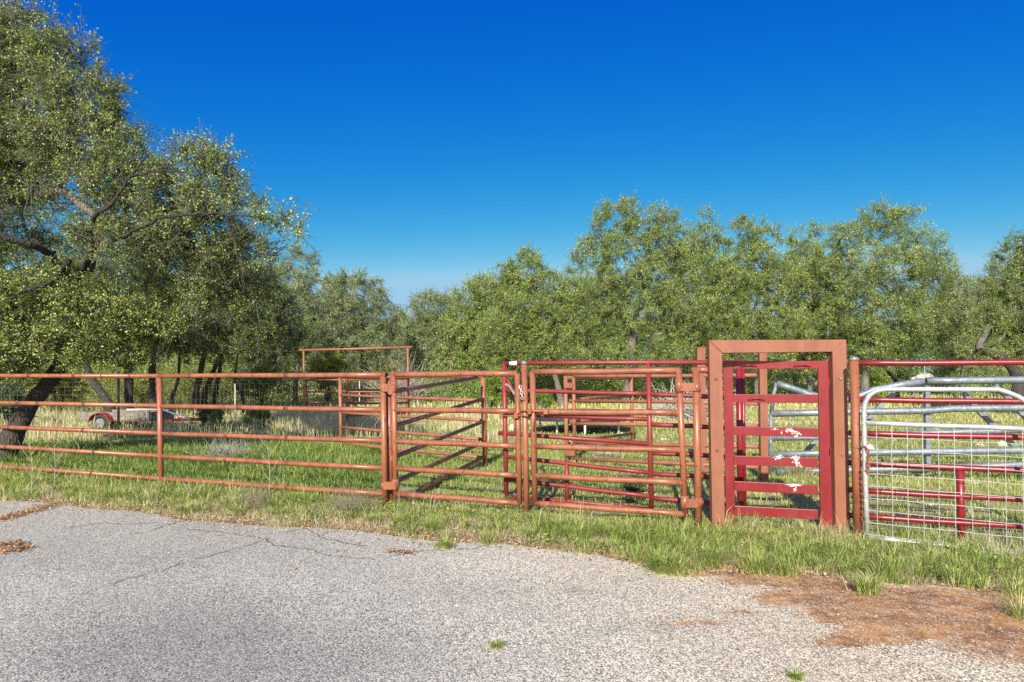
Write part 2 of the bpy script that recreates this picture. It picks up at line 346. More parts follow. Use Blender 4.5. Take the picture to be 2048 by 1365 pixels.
tone = tone+0.15*np.clip(ell(1150, 1120, 500, 45)*2, 0, 1)-0.3*np.clip(ell(1150, 1183, 30, 10)*3, 0, 1)-0.12*np.clip(ell(950, 1185, 130, 22)*2, 0, 1)-0.2*np.clip(ell(1300, 1260, 170, 14)*1.5, 0, 1)-0.15*np.clip(ell(150, 1130, 300, 30), 0, 1)
pv = link('pavement', mesh_np('pavement', np.stack([Xg, Yg, np.full(len(Xg), 0.012)+0.003*fbm(Xg, Yg, 1.3)], 1), L, np.arange(len(I))*4, {'dirt': np.clip(dirt, 0, 1), 'tone': np.clip(tone, 0, 1), 'warm': np.clip((PX-750)/900, 0, 1)*np.clip(.75+.3*fbm(Xg, Yg, 1.5), 0, 1)}, True), M['pave']); tag(pv, kind='structure')
# cracks
CR = [[(385, 1126), (440, 1110), (500, 1094), (535, 1080)], [(535, 1080), (548, 1094), (600, 1100), (650, 1112), (700, 1121), (760, 1124)], [(255, 1072), (300, 1067), (340, 1052), (368, 1044)], [(560, 1070), (610, 1060), (640, 1078), (690, 1090), (740, 1098)], [(640, 1078), (655, 1068), (700, 1066)], [(370, 1062), (440, 1068), (500, 1078), (535, 1080)], [(130, 1060), (200, 1050), (255, 1052), (330, 1050)], [(760, 1124), (830, 1108), (900, 1106), (960, 1098), (1010, 1096)], [(380, 1126), (310, 1150), (250, 1162), (160, 1196)]]
mbk = MB(); rr = random.Random(3)
for pl in CR:
    P = [grd(*p) for p in pl]; Q = []
    for a, b_ in zip(P[:-1], P[1:]):
        k = max(3, int(np.linalg.norm(b_-a)/0.05))
        for i in range(k):
            q = a+(b_-a)*i/k; q = q+np.array([rr.gauss(0, .008), rr.gauss(0, .02), 0]); Q.append(q)
    Q.append(P[-1]); V = []; Fc = []
    for i, q in enumerate(Q):
        wd = rr.uniform(0.0015, 0.006)*(1 if 0 < i < len(Q)-1 else 0.1)
        tn = Q[min(i+1, len(Q)-1)]-Q[max(i-1, 0)]; tn /= np.linalg.norm(tn)+1e-9; nn = np.array([-tn[1], tn[0], 0])
        V += [q+nn*wd+[0, 0, .0195], q-nn*wd+[0, 0, .0195]]
        if i: Fc.append((2*i-2, 2*i-1, 2*i+1, 2*i))
    mbk.add(V, Fc, False)
ck = mbk.build('pavement_cracks', plain('crack', (0.06, 0.05, 0.035), 0.95)); tag(ck, kind='structure')

# ------------------------------------------------------------------ pipe fences and gates
FL = Line(318, 8.78, 1395, 6.45)
def pr(line, pts, off=0.0): return [line.p(x, y, off) for x, y in pts]
def post_pts(line, x0, y0, x1, off=0.0):
    a = line.p(x0, y0, off); d = line.p(x1, 1000, off)[1]
    b_ = at(x1, HZ+F*(EYE+0.12)/d, d); return [a, b_]
def wob(P, amt=0.004, n=6):
    a, b_ = np.array(P[0]), np.array(P[-1]); out = []
    for i in range(n+1):
        s = i/n; out.append(a+(b_-a)*s+np.array([0, 0, amt*math.sin(s*math.pi*2.3+a[0]*7)*math.sin(s*math.pi)]))
    return out
def rails(root, line, specs, r, m, off=0.0, name='rail', n=12):
    for sp in specs:
        P = pr(line, sp, off); P = wob(P) if len(P) == 2 else P
        MB().tube(P, r, n).build(name, m, root)
def ring(c, ax, r, h, m, root, name='collar', n=14):
    ax = np.array(ax, float); ax /= np.linalg.norm(ax)
    return MB().tube([c-ax*h/2, c+ax*h/2], r, n).build(name, m, root)
def plate(line, x0, y0, x1, y1, th, m, root, name, off=0.0):
    a, b_, c = line.p(x0, y0, off), line.p(x1, y0, off), line.p(x0, y1, off)
    n = np.array([line.n[0], line.n[1], 0])
    o = (b_+c)/2
    return MB().box(o, (b_-a)/2, (c-a)/2, n*th/2, 0.004).build(name, m, root)

# left fence
p0 = base_of(FL.p(767, 1000))
fence = thing('pipe_fence', 'long five rail orange pipe fence along the left edge of the paving', 'fence', p0)
for x0, y0, x1 in ((318.6, 756, 322.6), (766, 753, 770.5), (-420, 756, -420)):
    MB().tube(post_pts(FL, x0, y0, x1), 0.034, 14).build('post', M['orange'], fence)
rails(fence, FL, [[(-600, 752), (0, 752), (318, 752.5)], [(-600, 780), (0, 806), (316, 812)], [(-600, 812), (0, 854.5), (318, 867)], [(-600, 835), (0, 893.5), (319, 912.5)], [(-600, 865), (0, 933), (320, 957.5)]], 0.029, M['orange'])
rails(fence, FL, [[(318, 752.5), (772, 750)], [(319, 813), (766, 820)], [(319, 868), (767, 882)], [(320, 913), (768, 936.5)], [(321, 958), (769, 988)]], 0.029, M['orange'])
rr_w = random.Random(2)  # dark rings: rust and weld joints, with dapple shade painted on the left run
for sp, xs_w in (((0, 752, 318, 752.5), (60, 150, 205, 262)), ((0, 806, 316, 812), (38, 78, 170)), ((0, 854.5, 318, 867), (20, 168)), ((0, 893.5, 319, 912.5), (14, 190)), ((0, 933, 320, 957.5), (110, 185)),
        ((318, 752.5, 772, 750), (382, 574)), ((319, 813, 766, 820), (480, 574)), ((319, 868, 767, 882), (455, 575)), ((320, 913, 768, 936.5), (452, 576)), ((321, 958, 769, 988), (450, 577))):
    for x in xs_w:
        y = sp[1]+(sp[3]-sp[1])*(x-sp[0])/(sp[2]-sp[0]); c = FL.p(x, y); ring(c, [FL.u[0], FL.u[1], 0], 0.0306, rr_w.uniform(.02, .07), M['rust_dapple'], fence, 'weld_dapple_band', 12)
a = FL.p(773, 750); u3 = np.array([FL.u[0], FL.u[1], 0])
MB().tube([a-u3*0.002, a+u3*0.004], 0.0235, 14).build('pipe_end_shade', M['hollow'], fence)  # near-black disc paints the shade inside the open pipe end
for x, y in ((766, 776), (769, 972)):
    c = FL.p(x, y); ring(c, [0, 0, 1], 0.039, 0.075, M['orange'], fence, 'hinge_band')

def hinge(root, x0, x1, y0, y1, cx):
    plate(FL, x0, y0, x1, y1, 0.02, M['orange'], root, 'hinge_plate', -0.034)
    c = FL.p(cx, (y0+y1)/2-3); ring(c, [0.0, 0, 1], 0.040, 0.115, M['orange'], root, 'hinge_collar')
# double gate, left leaf
g1 = thing('pipe_gate', 'orange five rail pipe gate hung on the fence end, left leaf of the pair', 'gate', base_of(FL.p(790, 1000)), 'pair of orange pipe gates')
MB().tube(pr(FL, [(787, 744), (791.5, 1008)]), 0.030, 14).build('stile', M['orange'], g1)
MB().tube(pr(FL, [(1034.5, 748), (1039, 1009)]), 0.030, 14).build('stile', M['orange'], g1)
rails(g1, FL, [[(786, 749.5), (1035, 747.5)], [(788, 820), (1036, 823)], [(789, 883), (1037, 893)], [(790, 937), (1038, 951.5)], [(791, 987.5), (1039, 1007)]], 0.030, M['orange'])
hinge(g1, 764, 790, 768, 784, 788); hinge(g1, 767, 793, 964, 980, 791)
lt = MB().tube(pr(FL, [(1004, 832), (1046, 832)], -0.05), 0.009, 8); lt.tube(pr(FL, [(1028, 832), (1029, 872)], -0.05), 0.008, 8)
lto = lt.build('latch_bolt', M['orange'], g1)
plate(FL, 1000, 827, 1007, 837, 0.05, M['orange'], g1, 'latch_guide', -0.045); plate(FL, 1029, 826, 1037, 837, 0.05, M['orange'], g1, 'latch_guide', -0.045)
# right leaf
g2 = thing('pipe_gate', 'orange five rail pipe gate right of the capped centre post, right leaf of the pair', 'gate', base_of(FL.p(1365, 1000)), 'pair of orange pipe gates')
MB().tube(pr(FL, [(1065, 745), (1070, 1011)]), 0.030, 14).build('stile', M['orange'], g2)
MB().tube(pr(FL, [(1357, 738), (1371, 1037)]), 0.031, 14).build('stile', M['orange'], g2)
rails(g2, FL, [[(1064, 744.5), (1359, 741.5)], [(1066, 824), (1361, 826)], [(1068, 893), (1365, 901)], [(1069, 952), (1367, 966)], [(1070, 1007), (1371, 1029)]], 0.030, M['orange'])
def hinge2(x0, x1, y0, y1, cx):
    plate(FL, x0, y0, x1, y1, 0.02, M['orange'], g2, 'hinge_plate', -0.036)
    ring(FL.p(cx, (y0+y1)/2-2), [0.02, 0, 1], 0.040, 0.125, M['orange'], g2, 'hinge_collar')
hinge2(1360, 1392, 766, 783, 1358); hinge2(1372, 1399, 998, 1016, 1369.5)
lt = MB().tube(pr(FL, [(1040, 822), (1096, 823)], -0.05), 0.009, 8); lt.tube(pr(FL, [(1068, 824), (1067, 862)], -0.05), 0.008, 8)
lt.build('latch_bolt', M['orange'], g2)
plate(FL, 1088, 819, 1097, 829, 0.05, M['orange'], g2, 'latch_guide', -0.045); plate(FL, 1056, 818, 1064, 829, 0.05, M['orange'], g2, 'latch_guide', -0.045)
# centre post
cp = thing('gate_post', 'round orange post with silver cap between the two pipe gates', 'post', base_of(FL.p(1052, 1000)))
P = post_pts(FL, 1048.5, 727, 1053.5); MB().tube(P, 0.031, 16).build('post_pipe', M['orange'], cp)
def cap(root, top, r):
    V = [top+np.array([0, 0, z]) for z in (-0.012, 0.006, 0.016, 0.024, 0.028)]
    MB().tube(V, [r*1.08, r*1.08, r*0.9, r*0.55, 0.002], 18).build('cap', M['galv_dull'], root)
cap(cp, P[0], 0.031)
c = FL.p(1051, 826, -0.01); q = [c+np.array([math.cos(a)*0.045, math.sin(a)*0.05, 0.03*math.sin(a*1.0)]) for a in np.linspace(0, 2*math.pi, 18)]
MB().tube(q, 0.008, 8).build('latch_ring', M['rusty'], cp)
# right hinge post with elbow
hp = thing('hinge_post', 'round orange hinge post with short top pipe reaching the walk through frame', 'post', base_of(FL.p(1396, 1000)))
MB().tube(post_pts(FL, 1392, 742, 1397.5), 0.035, 16).build('post_pipe', M['orange'], hp)
MB().tube(pr(FL, [(1383, 741), (1424, 740)]), 0.030, 14).build('top_pipe', M['orange'], hp)
for y in (775, 1005):
    ring(FL.p(1393 if y < 900 else 1397, y), [0.01, 0, 1], 0.039, 0.085, M['orange'], hp, 'hinge_band')
# walk-through frame
FR = Line(1418, 6.32, 1693, 6.24)
u3 = np.array([FR.u[0], FR.u[1], 0]); n3 = np.array([FR.n[0], FR.n[1], 0])
fr = thing('gateway', 'tall square orange steel frame round the red walk through gate', 'gateway', base_of(FR.p(1560, 1000)))
def quadbox(corners, line, D, mtl, root, name, bev=0.006):
    fc = [line.p(x, y) for x, y in corners]; n = np.array([line.n[0], line.n[1], 0])*D
    bk = [c+n for c in fc]; V = fc+bk
    me = bpy.data.meshes.new(name); o3 = np.array(root['_o'])
    me.from_pydata([tuple(v-o3) for v in V], [], [(3, 2, 1, 0), (4, 5, 6, 7), (0, 1, 5, 4), (1, 2, 6, 5), (2, 3, 7, 6), (3, 0, 4, 7)])
    import bmesh
    bm = bmesh.new(); bm.from_mesh(me); bmesh.ops.recalc_face_normals(bm, faces=bm.faces)
    if bev: bmesh.ops.bevel(bm, geom=list(bm.edges), offset=bev, segments=2, affect='EDGES', profile=0.5)
    bm.to_mesh(me); bm.free(); return link(name, me, mtl, root)
quadbox([(1418, 681), (1444.4, 707), (1451.5, 1125), (1426, 1125)], FR, 0.10, M['orange_flat'], fr, 'jamb')
quadbox([(1693, 679.5), (1702.5, 1140), (1673.5, 1140), (1665, 704)], FR, 0.10, M['orange_flat'], fr, 'jamb')
quadbox([(1418, 681), (1693, 679.5), (1665.3, 704), (1444.8, 706.5)], FR, 0.10, M['orange_flat'], fr, 'header', 0.004)
for x, y in ((1431.5, 758), (1434.5, 901), (1437, 1045), (1681, 758), (1685, 910), (1690, 1062)):
    c = FR.p(x, y, -0.002); MB().tube([c, c-n3*0.008, c-n3*0.014], [0.013, 0.012, 0.005], 12).build('bolt', M['galv_dull'] if x > 1600 else M['rusty'], fr)
# red walk-through gate
DR = Line(1446, 6.55, 1659, 6.33)
dg = thing('walk_through_gate', 'crimson flat bar man gate closed inside the square orange frame', 'gate', base_of(DR.p(1550, 1000)))
quadbox([(1446, 722), (1465.5, 722), (1471, 1072), (1453, 1072)], DR, 0.04, M['red'], dg, 'stile', 0.003)
quadbox([(1636, 722), (1657, 722), (1666, 1085), (1642, 1085)], DR, 0.04, M['red'], dg, 'stile', 0.003)
for yl0, yl1, yr0, yr1 in ((722.5, 738.5, 722.5, 737.5), (789, 805.5, 789.5, 807), (853.5, 871, 857, 875), (912, 930.5, 916.5, 935), (963, 982, 970.5, 990), (1012, 1030, 1020.5, 1040)):
    quadbox([(1465.9, yl0), (1636.2, yr0), (1636.8, yr1), (1466.6, yl1)], DR, 0.032, M['red'], dg, 'rail', 0.003)
quadbox([(1470.5, 1055), (1642, 1066), (1642, 1080), (1471, 1069)], DR, 0.032, M['red'], dg, 'rail', 0.003)
for x, y in ((1497, 732), (1604, 732), (1513, 799)):
    c = DR.p(x, y, -0.004); ud = np.array([DR.u[0], DR.u[1], 0]); nd = np.array([DR.n[0], DR.n[1], 0])
    q = [c+ud*s*0.075+np.array([0, 0, 0.010-0.020*math.exp(-(s*2.0)**2)*0-0.018*abs(s)**1.2])-nd*0.018*(1-s*s) for s in np.linspace(-1, 1, 11)]
    MB().tube(q, 0.0055, 8).build('pull_handle', M['red'], dg)
for y in (765, 905): quadbox([(1657, y-8), (1663, y-8), (1663.5, y+8), (1657.5, y+8)], DR, 0.05, M['red'], dg, 'hinge', 0.002)
def splash(pts, line, root, off, seed):
    rs = random.Random(seed); V = []; Fc = []
    sub = []
    for cx, cy, rx, ry in pts:
        sub.append((cx, cy, rx*.55, ry*.55))
        for _ in range(9):
            a = rs.uniform(0, 6.283); f = rs.uniform(.45, 1.15); sub.append((cx+rx*f*math.cos(a), cy+ry*f*math.sin(a), rx*rs.uniform(.10, .38), ry*rs.uniform(.15, .4)))
    for cx, cy, rx, ry in sub:
        k = 11; c = line.p(cx, cy, off-0.008); b0 = len(V); V.append(c)
        for i in range(k):
            a = i/k*6.283; f = rs.uniform(0.5, 1.15); V.append(line.p(cx+rx*f*math.cos(a), cy+ry*f*math.sin(a), off))
        for i in range(k): Fc.append((b0, b0+1+i, b0+1+(i+1) % k))
    MB().add(V, Fc, True).build('dried_splash', M['splash'], root)
splash([(1583, 863, 12, 5), (1577, 860, 8, 3), (1550, 859, 6, 2.5), (1563, 866, 2, 5), (1597, 868, 7, 3), (1592, 873, 5, 2)], DR, dg, -0.003, 1)
splash([(1558, 916, 9, 5.5), (1558, 914, 5, 4)], DR, dg, -0.006, 2)
splash([(1593, 921, 9, 7), (1590, 917, 10, 3), (1594, 929, 6, 5), (1602, 933, 6, 1.5)], DR, dg, -0.003, 3)
splash([(1588, 971, 17, 3), (1590, 979, 3.5, 6), (1578, 969, 8, 2)], DR, dg, -0.003, 4)
# round orange post right of frame
rp = thing('gate_post', 'round rusty orange post with silver cap right of the square frame', 'post', base_of(at(1713, 1000, 6.05)))
PL = Line(1700, 6.05, 1740, 6.0)
P = post_pts(PL, 1708, 719, 1716.5); MB().tube(P, 0.038, 18).build('post_pipe', M['rusty'], rp); cap(rp, P[0], 0.038)
ring(PL.p(1713, 895), [0.015, 0, 1], 0.042, 0.012, M['rusty'], rp, 'wire_band')
# galvanised mesh gate
MG = Line(1727, 5.92, 2070, 5.50)
mg = thing('mesh_gate', 'bright galvanised bow top gate filled with square wire mesh', 'gate', base_of(MG.p(1735, 1000)))
fp = [(1735, 1074), (1732, 1000), (1729.5, 930), (1728.5, 860), (1728, 822), (1731, 804), (1739, 791), (1752, 783), (1772, 779)]+[(1772+i*45, 779+0.1*i) for i in range(1, 6)]+[(2012, 784), (2035, 793), (2052, 803), (2066, 820), (2072, 850), (2076, 950), (2080, 1112)]
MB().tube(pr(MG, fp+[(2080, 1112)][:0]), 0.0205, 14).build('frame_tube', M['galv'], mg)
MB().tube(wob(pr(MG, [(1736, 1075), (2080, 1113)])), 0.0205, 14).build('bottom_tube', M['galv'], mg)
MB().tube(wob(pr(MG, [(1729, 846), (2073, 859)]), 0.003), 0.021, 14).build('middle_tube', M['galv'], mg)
wm = MB(); rr = random.Random(5)
xs_ = [1752.5, 1783, 1814, 1845, 1876, 1908.5, 1942, 1976, 2010, 2045]
for x in xs_:
    q = []
    for i in range(9):
        s = i/8; y0 = 850+(x-1729)*0.0378; y1 = 1077+(x-1736)*0.11
        q.append(MG.p(x+rr.uniform(-.8, .8)+s*3.5, y0+(y1-y0)*s, -0.012))
    wm.tube(q, 0.0027, 5, False)
for k in range(1, 10):
    s = k/9.3; q = []
    for i in range(12):
        x = 1730+346*i/11; y0 = 850+(x-1729)*0.0378; y1 = 1077+(x-1736)*0.11
        q.append(MG.p(x, y0+(y1-y0)*s+rr.uniform(-.9, .9), -0.008))
    wm.tube(q, 0.0026, 5, False)
    for e_ in (0, 1):                              # wrapped wire ends
        x = 1730+s*4 if e_ == 0 else 2074+s*5; y0 = 850+(x-1729)*0.0378; y1 = 1077+(x-1736)*0.11; c = MG.p(x, y0+(y1-y0)*s)
        wm.tube([c+np.array([math.cos(a)*0.0235, math.sin(a)*0.0235, 0.004*a/3]) for a in np.linspace(0, 9, 14)], 0.0022, 5, False)
wm.build('wire_mesh', M['wire'], mg)
def chain(name, label, pts, m, ll=0.042, wr=0.0042):
    P = np.array(pts); seg = np.linalg.norm(np.diff(P, axis=0), axis=1); cum = np.r_[0, np.cumsum(seg)]
    n = int(cum[-1]/(ll*0.72)); mbx = MB()
    for i in range(n):
        s = (i+0.5)/n*cum[-1]; c = np.array([np.interp(s, cum, P[:, k]) for k in range(3)])
        c2 = np.array([np.interp(min(s+.01, cum[-1]), cum, P[:, k]) for k in range(3)]); t_ = c2-c
        if np.linalg.norm(t_) < 1e-6: t_ = P[-1]-P[-2]
        t_ /= np.linalg.norm(t_); s1 = np.cross(t_, [0.3, 1, 0.1]); s1 /= np.linalg.norm(s1)
        if i % 2: s1 = np.cross(t_, s1)
        mbx.tube([c+t_*math.cos(a)*ll/2+s1*math.sin(a)*ll*0.3 for a in np.linspace(0, 2*math.pi, 11)], wr, 5, False)
    o = mbx.build(name, m); tag(o, label, 'chain'); return o
RL = Line(1010, 8.1, 1478, 7.05)
chain('chain', 'silver chain tying the red panel corner to the left orange gate', [RL.p(1012, 769, -0.03), RL.p(1018, 772, -0.06), RL.p(1028, 787, -0.3), at(1036, 797, 7.2), at(1045, 797, 6.98), at(1043, 785, 6.98), at(1040, 772, 7.0)], M['galv'])
chain('chain', 'rusty chain hanging between the capped rusty post and mesh gate', [at(1722, 897, 5.96), at(1731, 894, 5.88), at(1737, 905, 5.87), at(1735, 935, 5.87), at(1738, 925, 5.86), at(1736, 945, 5.87), at(1725, 935, 5.93), at(1724, 960, 5.94), at(1727, 1010, 5.94), at(1726, 1040, 5.94)], M['rusty'], 0.036)

# red corral fence, left run
lr = thing('corral_fence', 'faded red round pipe fence standing behind the orange double gate', 'fence', base_of(RL.p(1300, 1000)))
for x0, y0, x1 in ((1008, 727, 1013), (1296.5, 728, 1303.5)):
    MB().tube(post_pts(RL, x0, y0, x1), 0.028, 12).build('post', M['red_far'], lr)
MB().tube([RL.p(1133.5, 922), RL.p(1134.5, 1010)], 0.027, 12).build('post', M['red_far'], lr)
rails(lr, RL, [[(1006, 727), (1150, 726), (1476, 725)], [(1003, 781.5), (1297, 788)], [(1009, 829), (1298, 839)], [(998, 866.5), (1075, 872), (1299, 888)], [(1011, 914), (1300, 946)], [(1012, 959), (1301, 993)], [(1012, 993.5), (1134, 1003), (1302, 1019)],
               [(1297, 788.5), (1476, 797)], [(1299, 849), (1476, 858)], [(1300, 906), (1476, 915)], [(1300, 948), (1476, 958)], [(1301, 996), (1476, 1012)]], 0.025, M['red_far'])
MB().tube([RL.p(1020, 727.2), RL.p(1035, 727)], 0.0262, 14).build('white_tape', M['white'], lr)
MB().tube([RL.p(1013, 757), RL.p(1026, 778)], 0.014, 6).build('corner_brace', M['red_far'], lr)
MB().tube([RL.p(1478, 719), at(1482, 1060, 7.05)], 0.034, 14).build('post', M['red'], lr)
MB().tube([RL.p(1486, 735), at(1490, 1050, 7.15)], 0.018, 10).build('post', M['red'], lr)
# red corral fence, right run
RR = Line(1715, 6.22, 2048, 5.80)
rg = thing('corral_fence', 'bright crimson six rail pipe fence behind the galvanised mesh gate', 'fence', base_of(RR.p(1921, 1000)))
rails(rg, RR, [[(1697, 726.3), (2200, 725.7)], [(1697, 799), (2200, 807)], [(1697, 866.5), (2200, 880)], [(1697, 926), (2200, 949)], [(1697, 980), (2200, 1009)], [(1697, 1031), (2200, 1064)]], 0.0255, M['red'])
MB().tube([RR.p(1920, 938), at(1924, 1100, 5.97)], 0.032, 14).build('post', M['red'], rg)
MB().tube(post_pts(RR, 2190, 722, 2200), 0.03, 12).build('post', M['red'], rg)

# receding swung gate behind left leaf
DG = Line(796, 7.75, 968, 10.8)
sg = thing('swung_gate', 'shaded brown orange pipe gate standing open and receding behind the left leaf', 'gate', base_of(DG.p(796, 1000)))
MB().tube(post_pts(Line(770, 7.72, 800, 7.72), 778, 757, 781), 0.035, 12).build('hinge_stile', M['orange'], sg)
MB().tube(post_pts(DG, 966, 756, 970.5), 0.040, 12).build('post', M['orange'], sg)
rails(sg, DG, [[(780, 785), (796, 781.5), (954, 756)], [(782, 856), (796, 850), (966, 798.5)], [(784, 917), (797, 911), (968, 843)], [(785, 968), (797, 961), (969, 884)], [(785, 1015), (797, 1003), (969, 914)]], 0.028, M['orange'])
# fence from post 682 to 968
EL = Line(682, 13.2, 966, 10.9)
bf = thing('corral_fence', 'thin five rail orange pipe fence in the middle distance behind the left gate leaf', 'fence', base_of(EL.p(682, 900)))
MB().tube(post_pts(EL, 680, 752, 682.5), 0.034, 12).build('post', M['orange_far'], bf)
rails(bf, EL, [[(680, 755), (966, 753)], [(681, 790.5), (966, 802)], [(681, 826), (967, 841.5)], [(681, 855), (968, 879.5)], [(682, 886.5), (969, 916)]], 0.028, M['orange_far'], n=10)
# dark panel
FD = Line(694, 17.5, 817, 22.0)
dp = thing('pipe_gate', 'dark shaded five rail pipe panel left of the tall overhead goalpost leg', 'gate', base_of(FD.p(694, 860)))
MB().tube(post_pts(FD, 693.3, 755, 695), 0.036, 10).build('post', M['rusty'], dp)
MB().tube(post_pts(FD, 816.6, 757, 817.5), 0.03, 10).build('post', M['rusty'], dp)
rails(dp, FD, [[(693, 757), (817, 757.5)], [(694, 780), (817, 781)], [(694, 807), (817, 806.5)], [(694, 832), (817, 827)], [(694, 853), (817, 843)]], 0.030, M['rusty'], n=8)
MB().tube([FD.p(694.5, 838), FD.p(688, 855)], 0.03, 8).build('brace', M['rusty'], dp)
# goalpost
GP = Line(607, 22.6, 816, 22.3)
gp = thing('overhead_frame', 'tall thin orange goalpost shaped pipe frame spanning a far gateway', 'frame', base_of(GP.p(607, 835)))
MB().tube(post_pts(GP, 607, 700, 610), 0.036, 10).build('post', M['orange_far'], gp)
MB().tube(post_pts(GP, 815.3, 696, 817.8), 0.036, 10).build('post', M['orange_far'], gp)
MB().tube(pr(GP, [(598, 701), (700, 698.5), (825, 694.5)]), 0.038, 10).build('crossbar', M['orange_far'], gp)
gg = thing('pipe_gate', 'sunlit thin orange pipe gate hung under the tall goalpost frame', 'gate', base_of(GP.p(613, 835)))
rails(gg, GP, [[(612, 760.5), (812, 759)], [(613, 784.5), (812, 783.5)], [(613, 805.5), (812, 805)], [(614, 826), (812, 826)]], 0.028, M['orange_far'], 0.12, n=8)
MB().tube(pr(GP, [(612.5, 759), (615, 836)], 0.12), 0.03, 8).build('stile', M['orange_far'], gg); MB().tube(pr(GP, [(811, 758), (813, 834)], 0.12), 0.03, 8).build('stile', M['orange_far'], gg)
# orange corral run behind right leaf
BL = Line(1131, 11.4, 1527, 9.4)
ob = thing('corral_gate', 'pale orange five rail pipe gate behind the red fence with square hinge plates', 'gate', base_of(BL.p(1131, 920)))
MB().tube(post_pts(BL, 1131, 752, 1134), 0.034, 12).build('post', M['orange_far'], ob)
MB().tube(pr(BL, [(1147, 753), (1150, 918)]), 0.030, 12).build('stile', M['orange_far'], ob)
rails(ob, BL, [[(1146, 753), (1521, 751)], [(1148, 802.5), (1350, 804), (1521, 808)], [(1148, 848), (1521, 852)], [(1149, 885), (1521, 894)], [(1150, 918), (1350, 927), (1521, 935)]], 0.029, M['orange_far'], n=10)
for y0, y1, x0 in ((766, 777, 1128), (900, 912, 1131)): plate(BL, x0, y0, x0+18, y1, 0.03, M['orange_far'], ob, 'hinge_plate', -0.04)
CL = Line(1131, 11.5, 1264, 14.6)
oc = thing('corral_fence', 'short orange pipe fence receding to a single post behind the red fence', 'fence', base_of(CL.p(1263, 880)))
MB().tube(post_pts(CL, 1262, 755, 1265.5), 0.042, 12).build('post', M['orange_far'], oc)
rails(oc, CL, [[(1134, 756), (1262, 757)], [(1135, 802), (1190, 795.5), (1263, 793)], [(1136, 845), (1190, 839), (1264, 836)], [(1137, 888), (1195, 876), (1265, 868)]], 0.029, M['orange_far'], n=10)
for lab, x0, x1, y0, yb, d in (('orange flat faced square post seen through the red walk through gate', 1519, 1534, 697, 968, 9.3), ('orange flat faced square post just left of the big square frame', 1394.5, 1411, 696, 955, 9.9)):
    ln = Line(x0, d, x1+3, d); o = thing('square_post', lab, 'post', base_of(ln.p(x0, yb)), 'flat orange posts inside the corral')
    quadbox([(x0, y0), (x1, y0), (x1+4, HZ+F*1.6/d), (x0+4, HZ+F*1.6/d)], ln, 0.09, M['orange_flat'], o, 'post_body')
    c = ln.p((x0+x1)/2, y0, -0.0)+np.array([0, 0.045, 0.004]); MB().box(c, [0.058, 0, 0], [0, 0.05, 0], [0, 0, 0.006], 0.002).build('cap_plate', M['orange_flat'], o)

# bent galvanised gate pile
G1 = Line(1541, 9.9, 2048, 9.3)
bg_ = thing('bent_gate', 'bent dull galvanised steel gate slumped in the pen behind the mesh gate', 'gate', base_of(G1.p(1541, 950)))
def galt(pts, r, off=0.0, name='rail', line=G1, n=8, m='galv_dull'):
    P = pr(line, pts, off); MB().tube(P, r, n).build(name, M[m], bg_)
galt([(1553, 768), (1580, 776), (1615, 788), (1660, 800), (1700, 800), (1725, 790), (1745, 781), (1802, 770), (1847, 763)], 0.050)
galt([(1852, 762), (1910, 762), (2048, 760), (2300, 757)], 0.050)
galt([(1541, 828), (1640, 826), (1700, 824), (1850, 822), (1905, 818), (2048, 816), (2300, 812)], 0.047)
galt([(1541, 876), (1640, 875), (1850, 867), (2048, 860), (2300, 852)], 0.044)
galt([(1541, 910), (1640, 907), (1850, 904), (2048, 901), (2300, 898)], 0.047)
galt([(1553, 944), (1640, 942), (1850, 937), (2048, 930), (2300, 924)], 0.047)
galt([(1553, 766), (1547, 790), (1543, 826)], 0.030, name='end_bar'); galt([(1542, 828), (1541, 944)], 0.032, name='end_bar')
galt([(1853, 765), (1855, 935)], 0.045, 0.06, name='upright', n=4)
for q in ([(1790, 786), (1760, 812), (1733, 842)], [(1928, 786), (1963, 828), (2034, 898)], [(1989, 772), (2018, 798), (2090, 880)], [(1634, 878), (1610, 906)]):
    galt(q, 0.042, 0.35, name='brace', n=4)
galt([(1722, 797), (1734, 777)], 0.04, 0.15, name='bent_tip', n=4)

# wire field fences
def tpost(label, px, ytop, d, m, col=0.018):
    b_ = at(px, HZ, d); b_[2] = float(gz(b_[0], d)); o = thing('fence_stake', label, 'stake', b_, 'steel stakes of the wire fences')
    tp = at(px, ytop, d); h = tp[2]-b_[2]
    x = MB(); x.box([b_[0], b_[1], b_[2]+h/2-0.05], [col, 0, 0], [0, 0.004, 0], [0, 0, h/2+0.05]); x.box([b_[0], b_[1]+0.017, b_[2]+h/2-0.05], [0.004, 0, 0], [0, 0.016, 0], [0, 0, h/2+0.05])
    x.build('stake_body', m, o)
    y = MB()
    for i in range(int(h/0.06)): y.box([b_[0], b_[1]-0.008, b_[2]+0.05+i*0.06], [col*0.5, 0, 0], [0, 0.004, 0], [0, 0, 0.012])
    y.build('studs', m, o); return b_
S0 = tpost('black steel stake in front of the small red trailer', 237, 742, 16.4, M['black'], 0.03)
S1 = tpost('pale grey steel stake left of the tall goalpost frame', 470, 768, 20.5, M['galv'])
S2 = tpost('thin pale stake seen inside the goalpost gateway', 619.5, 762, 27, M['galv'])
S3 = tpost('grey steel stake beside the dark tree trunk inside the goalpost gateway', 719, 762, 28, M['galv'])
S4 = tpost('thin dark stake far behind the right hand crimson fence', 2003, 732, 34, M['black'])
S5 = tpost('thin pale stake far behind the stone heap', 1849, 732, 34, M['wire'])
